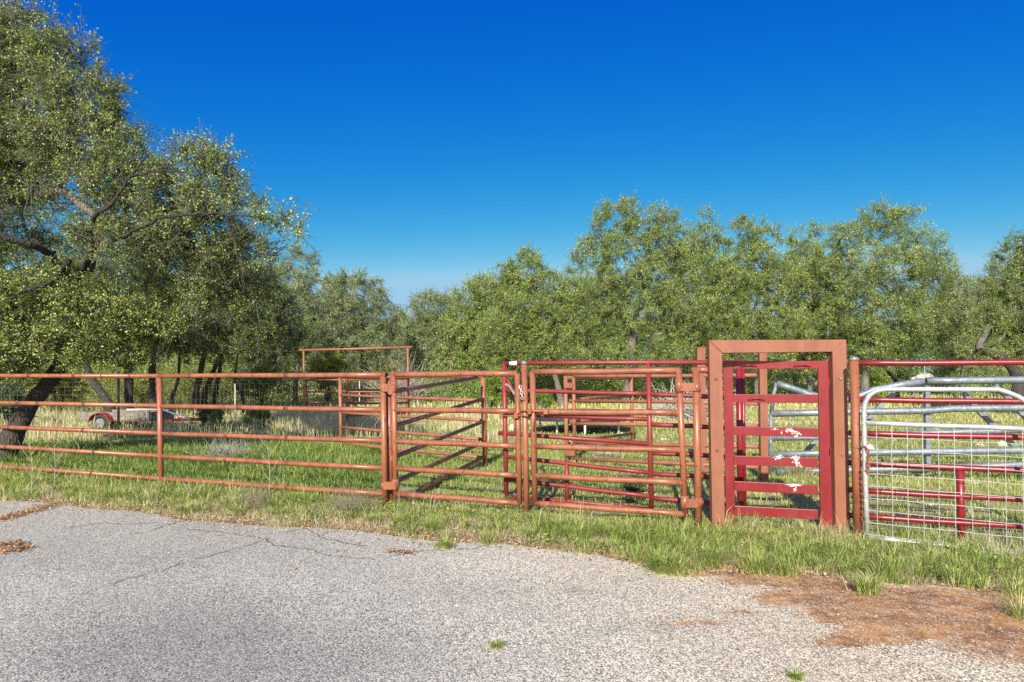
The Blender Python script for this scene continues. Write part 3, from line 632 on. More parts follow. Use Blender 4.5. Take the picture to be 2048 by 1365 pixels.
def wirefence(label, pts, h=1.15):
    o = thing('wire_fence', label, 'fence', base_of(pts[0])); x = MB()
    rs = [0.04, 0.16, 0.30, 0.46, 0.64, 0.84, 1.0, 1.1]
    for z in rs:
        x.tube([np.array([p[0], p[1], float(gz(p[0], p[1]))+z*h]) for p in pts], 0.0022, 3, False)
    for a, b_ in zip(pts[:-1], pts[1:]):
        L_ = math.dist(a[:2], b_[:2]); k = int(L_/0.16)
        for i in range(k):
            s = i/k; X_, Y_ = a[0]+(b_[0]-a[0])*s, a[1]+(b_[1]-a[1])*s; z0 = float(gz(X_, Y_))
            x.tube([[X_, Y_, z0+0.04*h], [X_, Y_, z0+h]], 0.0018, 3, False)
    x.build('wire_mesh', M['wire'], o)
wirefence('woven wire fence running in front of the small red trailer to the goalpost', [at(-300, HZ, 15.2), S0, S1, at(607, HZ, 22.6)])
wirefence('woven wire fence beyond the goalpost gateway', [at(560, HZ, 26.5), S2, S3, at(960, HZ, 30)])
wirefence('woven wire fence far beyond the bent galvanised gate', [at(1500, HZ, 34.5), S5, S4, at(2500, HZ, 34)])

# ------------------------------------------------------------------ trailer
TY = 17.7
def tp_(px, z, dy=0.0): return np.array([(px-CX)/F*TY, TY+dy, z])
tl = thing('utility_trailer', 'small low trailer with grey board sides and a red mudguard under the oaks', 'trailer', tp_(225, 0))
xa, xb = tp_(160, 0)[0], tp_(291, 0)[0]
for k, (z, name) in enumerate(((0.30, 'side_board'), (0.415, 'side_board'))):
    MB().box([(xa+xb)/2, TY, z], [(xb-xa)/2, 0, 0], [0, 0.015, 0], [0, 0, 0.054], 0.004).build(name, M['greywood'], tl)
    MB().box([(xa+xb)/2, TY+1.2, z], [(xb-xa)/2, 0, 0], [0, 0.015, 0], [0, 0, 0.054], 0.004).build(name, M['greywood'], tl)
MB().box([xb+0.14, TY+0.6, 0.36], [0.015, 0.0, 0], [0.0, 0.6, 0], [0, 0, 0.11], 0.004).build('front_board', M['greywood'], tl)
MB().box([(xa+xb)/2+0.07, TY+0.6, 0.235], [(xb-xa)/2+0.1, 0, 0], [0, 0.58, 0], [0, 0, 0.012]).build('floor', M['greywood'], tl)
MB().box([xb+0.08, TY+0.01, 0.36], [0.03, 0, 0], [0, 0.03, 0], [0, 0, 0.14], 0.004).build('corner_stake', M['greywood'], tl)
MB().box([xa-0.03, TY+0.02, 0.345], [0.03, 0, 0.0], [0, 0.03, 0], [0, 0, 0.14], 0.004).build('corner_stake', M['greywood'], tl)
for dy in (-0.14, 1.34):
    c = tp_(208, 0.20, dy); wl = MB(); wl.tube([c+np.array([0, s*0.07, 0]) for s in (-.6, .6)], 0.115, 20); wh = wl.build('wheel', M['galv_dull'], tl)
    MB().tube([c+np.array([0.175*math.cos(a), 0, 0.175*math.sin(a)]) for a in np.linspace(0, 2*math.pi, 25)], 0.05, 8, False).build('tyre', M['tyre'], wh)
    V = []; Fc = []
    for i in range(15):
        a = math.pi*(0.04+0.92*i/14); q = c+np.array([0.275*math.cos(a), 0, 0.265*math.sin(a)])
        V += [q+[0, -0.11, 0], q+[0, 0.11, 0], q*1+[-0.012*math.cos(a), 0.11, -0.012*math.sin(a)], q+[-0.012*math.cos(a), -0.11, -0.012*math.sin(a)]]
        if i:
            b0 = 4*(i-1)
            for j in range(4): Fc.append((b0+j, b0+(j+1) % 4, b0+4+(j+1) % 4, b0+4+j))
    MB().add(V, Fc, False).build('mudguard', M['jackred'], tl)
for s in (-1, 1):
    MB().box((tp_(325, 0.24, 0.6+s*0.28)+tp_(396, 0.24, 0.6))/2, (tp_(396, 0.24, 0.6)-tp_(310, 0.24, 0.6+s*0.5))/2, [0, 0.02, 0], [0, 0, 0.035]).build('tongue', M['tongue'], tl)
MB().tube([tp_(393, 0.12, 0.6), tp_(393, 0.55, 0.6)], 0.03, 10).build('jack', M['jackred'], tl)
MB().tube([tp_(380, 0.42, 0.6), tp_(392, 0.5, 0.6)], 0.02, 8).build('jack_handle', M['jackred'], tl)
o = MB().tube([tp_(334, 0.52, -0.1), tp_(383, 0.27, -0.12)], 0.022, 8).build('pole', M['white']); tag(o, 'white painted pole leaning on the trailer tongue', 'pole')
o = MB().tube([tp_(236, 0.50, 0.4), tp_(262, 0.50, 0.5), tp_(305, 0.49, 0.6)], 0.035, 8).build('log', M['dead']); tag(o, 'grey dead log lying on top of the small trailer', 'log')

# round black trampoline on white legs
c0 = np.array([(1160-CX)/F*17.2, 17.2, 0.0])
tr = thing('trampoline', 'round low black trampoline on white legs in the field behind the gates', 'trampoline', c0)
RA = 1.33
def circ(r, z, n=48): return [c0+np.array([r*math.cos(a), r*math.sin(a), z]) for a in np.linspace(0, 2*math.pi, n, endpoint=False)]
V = circ(RA, 0.50)+circ(RA, 0.33)+circ(RA-0.03, 0.33)+circ(RA-0.22, 0.50)+circ(RA-0.22, 0.515)+circ(RA-0.02, 0.515); n = 48; Fc = []
for k, k2 in ((0, 1), (1, 2), (2, 3), (3, 4), (4, 5), (5, 0)):
    for j in range(n): Fc.append((k*n+j, k2*n+j, k2*n+(j+1) % n, k*n+(j+1) % n))
MB().add(V, Fc, False).build('padded_rim', M['black'], tr)
V = circ(RA-0.2, 0.46)+[c0+np.array([0, 0, 0.42])]; MB().add(V, [(j, (j+1) % n, n) for j in range(n)], True).build('jumping_mat', M['black'], tr)
for px, d in ((1114, 16.5), (1170, 15.95), (1237, 16.6), (1080, 17.6), (1150, 18.4), (1225, 18.3)):
    a = at(px, HZ, d); MB().tube([[a[0], a[1], 0.36], [a[0], a[1], 0.0]], 0.026, 8).build('leg', M['white'], tr)

# ------------------------------------------------------------------ foliage machinery
def segs_mesh(P0, P1, r0, r1, n=3):
    P0, P1 = np.asarray(P0, float), np.asarray(P1, float); D = P1-P0; L_ = np.linalg.norm(D, axis=1)[:, None]+1e-9; D = D/L_
    up = np.where(np.abs(D[:, 2:3]) < 0.9, [[0, 0, 1.]], [[0, 1., 0]]); A = np.cross(D, up); A /= np.linalg.norm(A, axis=1)[:, None]; B = np.cross(D, A)
    m_ = len(P0); V = np.zeros((m_, 2*n, 3))
    for j in range(n):
        a = 2*math.pi*j/n; o = math.cos(a)*A+math.sin(a)*B
        V[:, j] = P0+o*np.asarray(r0)[:, None]; V[:, n+j] = P1+o*np.asarray(r1)[:, None]
    q = np.array([[j, (j+1) % n, n+(j+1) % n, n+j] for j in range(n)])
    L = (q[None]+(np.arange(m_)*2*n)[:, None, None]).reshape(-1)
    return V.reshape(-1, 3), L
def rnd_dir(rs, n):
    d = rs.normal(size=(n, 3)); return d/np.linalg.norm(d, axis=1)[:, None]
def leaves_mesh(P, D, Nn, size, width=0.5):
    D = D/np.linalg.norm(D, axis=1)[:, None]; S = np.cross(D, Nn); S /= np.linalg.norm(S, axis=1)[:, None]+1e-9
    sz = size[:, None]; mid = P+D*sz*0.5
    V = np.stack([P, mid+S*sz*width*0.5, P+D*sz, mid-S*sz*width*0.5], 1).reshape(-1, 3)
    return V, np.arange(len(V)), np.arange(len(P))*4
def build_tree(name, label, cat, base, trunk, blobs, rs, leaf=0.05, nleaf=60000, lm='leaf', bm='bark', r0=0.16, cl_r=0.45, dead=0.15, group=None, twig=0.3, vshift=0.0, tw_per=9, minr=0.004):
    """trunk: world points from the base up; blobs: (centre, radius, weight)"""
    root = thing(name, label, cat, base, group); off = np.array(root['_o'])
    pos = [np.array(p) for p in trunk]; par = [-1]+list(range(len(trunk)-1)); nt_ = len(trunk)
    def grow(target, sag=0.1, step=0.45, skip=0):
        Q = np.array(pos); dd = np.linalg.norm(Q-target, axis=1); dd[:skip] += 2.0
        j = int(np.argmin(dd)); a = pos[j]; L_ = dd[j]
        L_ = np.linalg.norm(target-a); k = max(1, int(L_/step)); last = j; perp = rs.normal(size=3)*L_*0.10
        for i in range(1, k+1):
            s = i/k; q = a+(target-a)*s+perp*math.sin(s*math.pi)+rs.normal(size=3)*0.04*L_**0.5*(1 if i < k else 0.3)+np.array([0, 0, sag*L_*math.sin(s*math.pi)])
            pos.append(q); par.append(last); last = len(pos)-1
        return last
    top = np.array(trunk[-1]); blobs = sorted(blobs, key=lambda b: np.linalg.norm(np.array(b[0])-top))
    sk = max(0, nt_-2)
    for c, r, w_ in blobs: grow(np.array(c), skip=sk)
    wt = np.array([b[1]**2*b[2] for b in blobs]); wt = wt/wt.sum(); tips = []
    per_leaf = 15; per_cluster = tw_per*per_leaf; ncl = max(len(blobs), int(nleaf/per_cluster))
    for (c, r, w_), q in zip(blobs, wt):
        k = max(2, int(round(ncl*q))); c = np.array(c)
        for i in range(k):
            d = rnd_dir(rs, 1)[0]; d[2] *= 0.85; t_ = c+d*r*rs.uniform(0.35, 1.0)**0.6
            if t_[2] < 0.9+float(gz(t_[0], t_[1])): continue
            tips.append((grow(t_, 0.06, 0.4, skip=sk), t_))
    nn = len(pos); cnt = np.zeros(nn)
    for j, _ in tips: cnt[j] += 1
    for j in range(nn-1, 0, -1):
        if par[j] >= 0: cnt[par[j]] += cnt[j]
    cnt = np.maximum(cnt, 0.5); rad = np.maximum(r0*0.62*(cnt/max(cnt[0], 1))**0.62, minr)
    P = np.array(pos); idx = np.arange(nt_, nn); pa = np.array(par)[idx]
    ra = np.minimum(rad[pa], rad[idx]*1.25); 
    V1, L1 = segs_mesh(P[pa], P[idx]+(P[idx]-P[pa])*0.06, ra, rad[idx], 5); s1 = np.arange(len(L1)//4)*4
    # twigs
    C = np.array([t_ for _, t_ in tips]); nc = len(C); K = tw_per
    cr = rs.uniform(0.6, 1.25, nc)*cl_r
    d = rnd_dir(rs, nc*K); d[:, 2] += 0.15; c_ = np.repeat(C, K, 0); rr_ = np.repeat(cr, K)[:, None]
    A = c_+rnd_dir(rs, nc*K)*rr_*0.12; B = c_+d*rr_*rs.uniform(0.45, 1.0, (nc*K, 1))
    V2, L2 = segs_mesh(A, B, np.full(nc*K, minr*0.9), np.full(nc*K, minr*0.45), 3); s2 = np.arange(len(L2)//4)*4
    # dead bare twigs
    nd = int(nc*K*dead)
    V3 = np.zeros((0, 3)); L3 = np.zeros(0, int); s3 = np.zeros(0, int)
    if nd:
        pick = rs.integers(0, nc, nd); a0 = C[pick]+rnd_dir(rs, nd)*cl_r*0.08; dv = rnd_dir(rs, nd)*rs.uniform(0.2, 0.6, (nd, 1)); dv[:, 2] -= 0.1
        V3, L3 = segs_mesh(a0, a0+dv, np.full(nd, minr*1.1), np.full(nd, minr*0.5), 3)
    V = np.concatenate([V1, V2, V3]); L = np.concatenate([L1, L2+len(V1), L3+len(V1)+len(V2)])
    # trunk proper
    T = np.array(trunk); q = []
    for i in range(len(T)-1):
        for s in np.linspace(0, 1, 6, endpoint=False):
            p_1, p_2 = T[max(i-1, 0)], T[min(i+2, len(T)-1)]
            h = 0.5*((2*T[i])+(-p_1+T[i+1])*s+(2*p_1-5*T[i]+4*T[i+1]-p_2)*s*s+(-p_1+3*T[i]-3*T[i+1]+p_2)*s**3); q.append(h)
    q.append(T[-1]); q = np.array(q); sl = np.linspace(0, 1, len(q))
    rt = r0*(1-0.42*sl)*(1+0.07*np.sin(sl*19+base[0]))+r0*0.55*np.exp(-sl*14)
    tb = MB().tube(q, rt, 14); Vt = np.concatenate(tb.V)
    Vt = Vt+0.10*r0*np.stack([np.sin(Vt[:, 2]*7+Vt[:, 0]*21), np.sin(Vt[:, 2]*9+Vt[:, 1]*17), 0*Vt[:, 0]], 1)
    lt_ = [i for f in tb.Fc for i in f]; st_ = np.cumsum([0]+[len(f) for f in tb.Fc[:-1]])
    me = mesh_np('trunk', Vt-off, lt_, st_, None, True); link('trunk', me, M[bm], root)
    me = mesh_np('branches', V-off, L, np.arange(len(L)//4)*4, None, True); link('branches', me, M[bm if dead < 0.3 else 'bark_far'], root)
    # leaves
    nl = max(1, int(nleaf/(nc*K))); sel = np.repeat(np.arange(nc*K), nl); tt = rs.uniform(0.2, 1.05, len(sel))[:, None]
    Pl = A[sel]+(B[sel]-A[sel])*tt+rs.normal(size=(len(sel), 3))*leaf*0.5
    Dl = (B[sel]-A[sel]); Dl = Dl/np.linalg.norm(Dl, axis=1)[:, None]*0.7+rnd_dir(rs, len(sel))
    Nl = rnd_dir(rs, len(sel))+np.array([0, -0.15, 0.55])
    v = np.clip(rs.normal(0.45, 0.2, len(sel))+np.repeat(np.repeat(rs.normal(0, 0.17, nc), K), nl)+vshift, 0, 1)
    Vv, Ll, Sl = leaves_mesh(Pl, Dl, Nl, leaf*rs.uniform(0.6, 1.25, len(sel)))
    me = mesh_np('crown', Vv-off, Ll, Sl, v); link('crown', me, M[lm], root)
    return root
def W(lst, d0):                                  # blobs given as bearing, height and distance -> world
    return [(at(px, py, d0+dd), r*(d0+dd)/F, w_) for px, py, r, dd, w_ in lst]
def TP(pts): return [at(*p) for p in pts]
def trunk_pts(px, d, path):
    b_ = at(px, HZ, d); b_[2] = float(gz(b_[0], d))-0.05; return [b_]+[at(*p) for p in path]

# big near oak, left
rs = np.random.default_rng(11)
A_bl = [(40, 70, 75, 0.0, 1), (-70, 120, 140, 0.5, 1), (110, 120, 55, -.2, 1), (60, 200, 105, 0.2, 1), (165, 205, 70, -.3, 1), (150, 290, 90, 0, 1), (235, 265, 50, -.4, .9), (262, 320, 45, -.4, .9), (205, 170, 40, -.3, .7), (160, 95, 28, -.2, .6), (30, 310, 105, 0.4, 1), (-100, 320, 160, 0.3, 1),
        (120, 380, 80, 0.3, .35), (230, 370, 70, -.2, 1), (255, 440, 70, .2, .9), (190, 480, 42, -.9, .8), (325, 355, 45, -.5, .9), (345, 400, 60, -.2, 1), (540, 505, 28, -.4, .6), (395, 305, 42, -.8, .8), (350, 300, 22, -.8, .7), (440, 350, 48, -.8, .9), (410, 400, 50, -.6, .8), (490, 400, 42, -1.0, .9), (545, 440, 32, -1.2, .9), (592, 457, 18, -1.3, .8),
        (350, 440, 62, -.2, 1), (430, 470, 62, -.1, 1), (490, 500, 48, 0, 1), (330, 520, 80, .5, .9), (420, 560, 75, .5, 1), (500, 590, 50, .7, 1), (40, 400, 65, .5, .4), (60, 500, 70, 1.0, .45), (170, 520, 60, 1.0, .4), (-150, 520, 150, .6, 1)]
base = at(20, HZ, 11.2); base[2] = 0
big_oak = build_tree('oak_tree', 'large leaning live oak overhanging the left fence, tallest tree in view', 'tree', base,
           trunk_pts(8, 11.2, [(22, 880, 11.2), (60, 810, 11.3), (112, 745, 11.4), (150, 650, 11.4), (165, 560, 11.4), (190, 495, 11.3), (205, 440, 11.1)]),
           W(A_bl, 10.8), rs, 0.038, 300000, 'leaf_near', 'bark', 0.15, 0.36, 0.30, None, vshift=0.07, tw_per=14)
for pts, r_a, r_b in (([(150, 650, 11.3), (138, 570, 11.0), (104, 508, 10.6), (60, 490, 10.2), (10, 474, 10.0), (-80, 430, 10)], .07, .04), ([(165, 560, 11.3), (186, 500, 10.4), (180, 450, 10.0), (198, 425, 9.8), (226, 404, 9.7), (262, 352, 9.7), (300, 305, 9.8)], .055, .012),
        ([(186, 500, 10.4), (250, 472, 10), (320, 436, 9.7), (400, 427, 9.5), (470, 431, 9.4), (540, 440, 9.4)], .032, .007), ([(138, 523, 10.7), (110, 560, 10.3), (60, 580, 10.1), (10, 600, 10.0)], .05, .015),
        ([(262, 352, 9.7), (330, 340, 9.5), (390, 352, 9.4), (430, 340, 9.4)], .02, .006)):
    P = np.array(TP(pts)); q = []
    for i in range(len(P)-1):
        for s_ in np.linspace(0, 1, 5, endpoint=False): q.append(P[i]+(P[i+1]-P[i])*s_+rs.normal(0, .012, 3))
    q.append(P[-1]); MB().tube(q, np.linspace(r_a, r_b, len(q)), 9).build('limb', M['bark_dark'], big_oak)
# bright lower growth in front of the big oak (a separate low oak)
rs = np.random.default_rng(12)
B_bl = [(30, 620, 70, 0, 1), (100, 590, 60, 0, 1), (60, 680, 75, 0, 1), (170, 600, 55, 0, 1), (160, 670, 75, 0, 1), (250, 640, 60, 0, 1), (240, 700, 55, .2, .8), (320, 650, 45, .1, .9), (-60, 620, 110, 0, 1), (-60, 710, 80, 0, 1), (300, 600, 40, .6, .7), (20, 730, 45, .2, .8), (130, 560, 40, .3, .8)]
build_tree('oak_tree', 'bright yellow green low oak whose leaves hang over the left fence top rail', 'tree', base_of(at(-130, HZ, 11.0)),
           trunk_pts(-130, 11.6, [(-110, 850, 11.6), (-70, 760, 11.3), (-20, 690, 11.0), (40, 650, 10.9)]), W(B_bl, 10.5), rs, 0.04, 90000, 'leaf_near', 'bark', 0.13, 0.30, 0.2, None, vshift=0.16)
# mid-distance oaks behind the trailer
def mid(seed, label, px, d, path, bl, n, r0, leaf=0.06, lm='leaf', vs=-0.08, dead=0.25, cl=0.5, bm='bark', group='live oaks behind the left fence'):  # default bark is the darker one: deep shade under the crowns put into colour
    rs = np.random.default_rng(seed); b_ = at(px, HZ, d); b_[2] = float(gz(b_[0], d))
    leaf *= .8; n = int(n*1.4); cl *= .82; dead += .12
    if 27 < d < 40:
        bl = [(b[0], b[1], b[2]*1.12, b[3], b[4]) for b in bl]
        lo, hi_ = min(b[0] for b in bl), max(b[0] for b in bl)
        bl = bl+[(lo+(hi_-lo)*k/3, 715+8*math.sin(px+k*2), 34, 0.5-k % 2, .8) for k in range(4)]; n = int(n*1.25)
    return build_tree('oak_tree', label, 'tree', b_, trunk_pts(px, d, path), W(bl, d), rs, leaf, n, lm, bm, r0, cl, dead, group, vshift=vs, minr=0.006 if d > 20 else 0.005)
mid(21, 'dark oak trunk leaning left behind the small trailer', 230, 19, [(222, 820, 19), (203, 788, 19), (182, 755, 19), (165, 700, 19)], [(150, 600, 110, 0, 1), (60, 560, 120, .5, 1), (90, 470, 90, .5, .8), (200, 500, 90, .5, .8), (-30, 640, 120, 1, 1)], 42000, 0.15)
mid(22, 'thick upright oak trunk right behind the small trailer', 257, 20.5, [(257, 800, 20.5), (258, 750, 20.5), (262, 690, 20.5)], [(260, 600, 100, 0, 1), (300, 520, 80, 1, .8), (230, 660, 80, -1, 1), (330, 640, 80, 0, 1)], 36000, 0.16)
mid(23, 'upright oak trunk left of the fence post above the trailer front', 306, 22, [(306, 800, 22), (304, 750, 22), (310, 690, 22)], [(380, 520, 90, 0, 1), (340, 600, 80, -1, 1), (400, 610, 90, 0, 1), (310, 690, 50, -1, .8)], 34000, 0.14)
mid(24, 'thin crooked oak stem just right of the near fence post', 343, 24, [(346, 790, 24), (356, 760, 24), (360, 700, 24)], [(430, 600, 80, 0, 1), (370, 680, 60, -1, .9)], 18000, 0.075)
mid(25, 'left stem of the three oak stems right of the trailer tongue', 390, 23, [(392, 790, 23), (400, 750, 23), (412, 690, 23)], [(440, 540, 80, 0, 1), (470, 620, 80, 0, 1), (420, 680, 60, -1, 1)], 28000, 0.13)
mid(26, 'middle stem of the three oak stems right of the trailer tongue', 404, 23.5, [(410, 790, 23.5), (424, 750, 23.5), (450, 690, 23.5)], [(500, 570, 60, 0, 1), (520, 640, 60, 0, 1), (480, 690, 50, -1, 1)], 22000, 0.11)
mid(27, 'right stem of the three oak stems right of the trailer tongue', 426, 24, [(430, 790, 24), (438, 750, 24), (446, 690, 24)], [(530, 690, 50, 0, 1), (480, 640, 70, 1, 1), (545, 600, 45, 1, 1), (520, 550, 45, 1.5, .8)], 22000, 0.10)
mid(28, 'slender oak behind the pale stake left of the goalpost', 492, 25, [(484, 790, 25), (470, 765, 25), (475, 710, 25)], [(560, 650, 60, 0, 1), (600, 690, 40, 0, .8)], 12000, 0.07)
# grey-green trees left of the gap
G = 'grey green trees left of the gap in the treeline'
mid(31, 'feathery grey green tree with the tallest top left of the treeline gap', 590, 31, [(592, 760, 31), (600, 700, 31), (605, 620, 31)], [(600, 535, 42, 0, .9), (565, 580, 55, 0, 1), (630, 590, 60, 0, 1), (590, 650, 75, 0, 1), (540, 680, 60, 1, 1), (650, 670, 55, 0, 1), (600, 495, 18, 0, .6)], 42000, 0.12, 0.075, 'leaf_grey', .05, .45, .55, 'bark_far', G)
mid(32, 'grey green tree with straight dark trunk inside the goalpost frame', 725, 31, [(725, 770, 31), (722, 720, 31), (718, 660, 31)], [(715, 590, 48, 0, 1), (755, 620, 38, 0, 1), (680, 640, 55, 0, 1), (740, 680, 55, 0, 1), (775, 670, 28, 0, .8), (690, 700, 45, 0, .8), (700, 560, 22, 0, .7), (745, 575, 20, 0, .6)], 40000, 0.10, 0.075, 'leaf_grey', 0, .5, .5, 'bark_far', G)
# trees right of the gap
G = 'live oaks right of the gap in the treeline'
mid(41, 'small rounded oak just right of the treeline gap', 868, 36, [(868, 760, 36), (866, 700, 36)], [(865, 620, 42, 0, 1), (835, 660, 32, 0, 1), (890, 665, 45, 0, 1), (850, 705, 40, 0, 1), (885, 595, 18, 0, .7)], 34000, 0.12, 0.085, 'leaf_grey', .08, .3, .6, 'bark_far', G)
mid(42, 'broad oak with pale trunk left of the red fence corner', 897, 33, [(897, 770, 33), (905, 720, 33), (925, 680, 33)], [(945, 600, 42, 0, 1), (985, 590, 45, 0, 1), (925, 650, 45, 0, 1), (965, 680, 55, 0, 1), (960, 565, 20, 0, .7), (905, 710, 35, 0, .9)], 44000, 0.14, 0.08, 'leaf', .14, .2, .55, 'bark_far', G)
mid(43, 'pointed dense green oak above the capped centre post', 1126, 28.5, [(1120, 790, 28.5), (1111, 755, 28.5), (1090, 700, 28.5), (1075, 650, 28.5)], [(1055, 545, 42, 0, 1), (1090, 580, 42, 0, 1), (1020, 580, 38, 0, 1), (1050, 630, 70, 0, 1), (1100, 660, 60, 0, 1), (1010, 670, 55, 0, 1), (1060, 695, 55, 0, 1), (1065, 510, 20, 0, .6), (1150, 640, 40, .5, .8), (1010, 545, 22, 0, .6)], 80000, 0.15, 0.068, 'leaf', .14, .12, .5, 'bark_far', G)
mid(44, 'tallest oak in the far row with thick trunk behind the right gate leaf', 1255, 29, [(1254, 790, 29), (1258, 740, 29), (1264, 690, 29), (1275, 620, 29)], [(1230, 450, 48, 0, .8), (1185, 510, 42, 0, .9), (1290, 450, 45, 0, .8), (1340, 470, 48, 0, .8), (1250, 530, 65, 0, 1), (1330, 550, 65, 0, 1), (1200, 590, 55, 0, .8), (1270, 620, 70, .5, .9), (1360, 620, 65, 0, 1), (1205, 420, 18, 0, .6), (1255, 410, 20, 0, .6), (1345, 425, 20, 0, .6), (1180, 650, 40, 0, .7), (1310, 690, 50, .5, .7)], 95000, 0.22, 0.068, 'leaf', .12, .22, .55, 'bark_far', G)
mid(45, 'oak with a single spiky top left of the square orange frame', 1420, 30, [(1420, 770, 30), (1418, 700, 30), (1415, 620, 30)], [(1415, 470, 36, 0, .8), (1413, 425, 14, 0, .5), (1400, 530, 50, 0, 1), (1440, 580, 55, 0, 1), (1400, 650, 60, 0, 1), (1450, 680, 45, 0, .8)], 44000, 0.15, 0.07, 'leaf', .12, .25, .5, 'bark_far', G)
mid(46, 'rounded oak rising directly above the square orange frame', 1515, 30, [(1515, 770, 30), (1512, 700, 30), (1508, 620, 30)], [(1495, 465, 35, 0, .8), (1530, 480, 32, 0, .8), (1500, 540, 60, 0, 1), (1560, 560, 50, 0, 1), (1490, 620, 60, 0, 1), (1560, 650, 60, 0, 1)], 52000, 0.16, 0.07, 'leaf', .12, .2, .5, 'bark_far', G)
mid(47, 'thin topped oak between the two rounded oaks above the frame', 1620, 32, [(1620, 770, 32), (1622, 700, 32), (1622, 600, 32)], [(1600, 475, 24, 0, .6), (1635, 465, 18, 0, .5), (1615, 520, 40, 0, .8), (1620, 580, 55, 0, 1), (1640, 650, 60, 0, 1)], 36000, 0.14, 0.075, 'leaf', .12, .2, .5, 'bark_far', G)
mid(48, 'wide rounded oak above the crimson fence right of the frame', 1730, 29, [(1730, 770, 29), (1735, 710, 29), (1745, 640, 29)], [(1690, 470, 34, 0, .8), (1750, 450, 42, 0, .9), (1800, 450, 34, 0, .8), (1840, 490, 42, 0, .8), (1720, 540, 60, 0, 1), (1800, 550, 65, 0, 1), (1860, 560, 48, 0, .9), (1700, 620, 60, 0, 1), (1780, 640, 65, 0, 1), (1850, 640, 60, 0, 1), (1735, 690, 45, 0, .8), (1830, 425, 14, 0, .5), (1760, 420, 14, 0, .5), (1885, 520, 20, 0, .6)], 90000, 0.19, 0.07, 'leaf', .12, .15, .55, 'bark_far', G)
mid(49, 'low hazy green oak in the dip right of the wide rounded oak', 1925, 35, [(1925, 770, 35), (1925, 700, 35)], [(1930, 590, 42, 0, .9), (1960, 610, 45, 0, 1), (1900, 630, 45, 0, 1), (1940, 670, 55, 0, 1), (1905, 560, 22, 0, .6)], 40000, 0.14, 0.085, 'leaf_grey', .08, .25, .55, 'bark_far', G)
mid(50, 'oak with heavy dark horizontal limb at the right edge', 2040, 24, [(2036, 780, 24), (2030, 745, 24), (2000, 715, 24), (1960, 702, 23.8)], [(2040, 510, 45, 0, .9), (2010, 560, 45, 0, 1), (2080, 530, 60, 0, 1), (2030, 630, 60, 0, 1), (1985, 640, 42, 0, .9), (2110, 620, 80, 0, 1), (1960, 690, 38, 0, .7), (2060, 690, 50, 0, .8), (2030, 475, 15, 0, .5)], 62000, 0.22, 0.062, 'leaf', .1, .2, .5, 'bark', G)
mid(51, 'slanting small oak below the crimson top rail right of the capped post', 1795, 33, [(1793, 765, 33), (1780, 748, 33), (1766, 735, 33)], [(1750, 700, 35, 0, 1), (1700, 690, 30, 0, 1)], 14000, 0.10, 0.08, 'leaf', .1, .2, .5, 'bark', G)

# far woodland mass behind everything
rs = np.random.default_rng(91)
def wood(name, label, Y0, Y1, h0, n, leaf, lm, seed, vs=0.0, lim=None):
    rs = np.random.default_rng(seed); k = n//60
    y = rs.uniform(Y0, Y1, k); x = rs.uniform(-.95, .95, k)*y; hm = h0*(1+.28*fbm(x, y, .35)); z = hm*rs.uniform(0, 1, k)**.8
    if lim: x = rs.uniform((lim[0]-CX)/F, (lim[1]-CX)/F, k)*y
    ok = ~((CX+F*x/y > 1800) & (CX+F*x/y < 1890) & (y < 55)); x, y, z = x[ok], y[ok], z[ok]; k = len(x)
    C = np.stack([x, y, z+gz(x, y)], 1); P = np.repeat(C, 60, 0)+rs.normal(size=(k*60, 3))*[.55, .5, .38]
    P[:, 2] = np.maximum(P[:, 2], gz(P[:, 0], P[:, 1])+.02)
    V, L, S = leaves_mesh(P, rnd_dir(rs, len(P)), rnd_dir(rs, len(P))+[0, -.15, .5], leaf*rs.uniform(.6, 1.2, len(P)), .6)
    v = np.clip(rs.normal(.45, .2, len(P))+vs+np.repeat(rs.normal(0, .15, k), 60), 0, 1)
    o = link(name, mesh_np(name, V, L, S, v), M[lm]); tag(o, label, 'woodland', None, 'stuff')
wood('far_woodland', 'far belt of live oak and brush closing the view behind the field', 58, 68, 5.0, 300000, .21, 'leaf', 91, -.1)
wood('far_brush', 'yellow green brush along the far field edge under the trees', 46, 54, 2.2, 130000, .11, 'leaf_yellow', 92, -.1)
wood('far_brush', 'olive brush between the trunks at the middle treeline', 33, 37, 1.1, 60000, .08, 'leaf', 93, .0)
wood('understory_brush', 'low yellow green brush between the oak trunks left of the goalpost', 26, 32, 1.45, 80000, .07, 'leaf_yellow', 94, -.2, (-250, 590))
wood('understory_brush', 'mixed green brush under the oaks behind the pens', 31, 36, 1.25, 70000, .075, 'leaf', 95, .05, (820, 1560))
def filler(seed, label, px, d, top, hw, lm='leaf'):
    rs_ = random.Random(seed); bl = []; y = top+hw*.45
    bl.append((px+rs_.uniform(-8, 8), y, hw*.5, 0, .8)); bl.append((px+rs_.uniform(-12, 12), top+hw*.15, hw*.2, 0, .5))
    while y < 715:
        y += hw*.55
        for k in (-1, 0, 1): bl.append((px+k*hw*.62+rs_.uniform(-12, 12), y+rs_.uniform(-10, 10), hw*rs_.uniform(.42, .58), rs_.uniform(-.6, .6), 1))
    mid(seed, label, px, d, [(px, 760, d), (px+rs_.uniform(-6, 6), 700, d), (px, top+hw, d)], bl, 34000, .13, .10, lm, .06, .15, .6, 'bark_far', 'second row of oaks behind the nearer treeline')
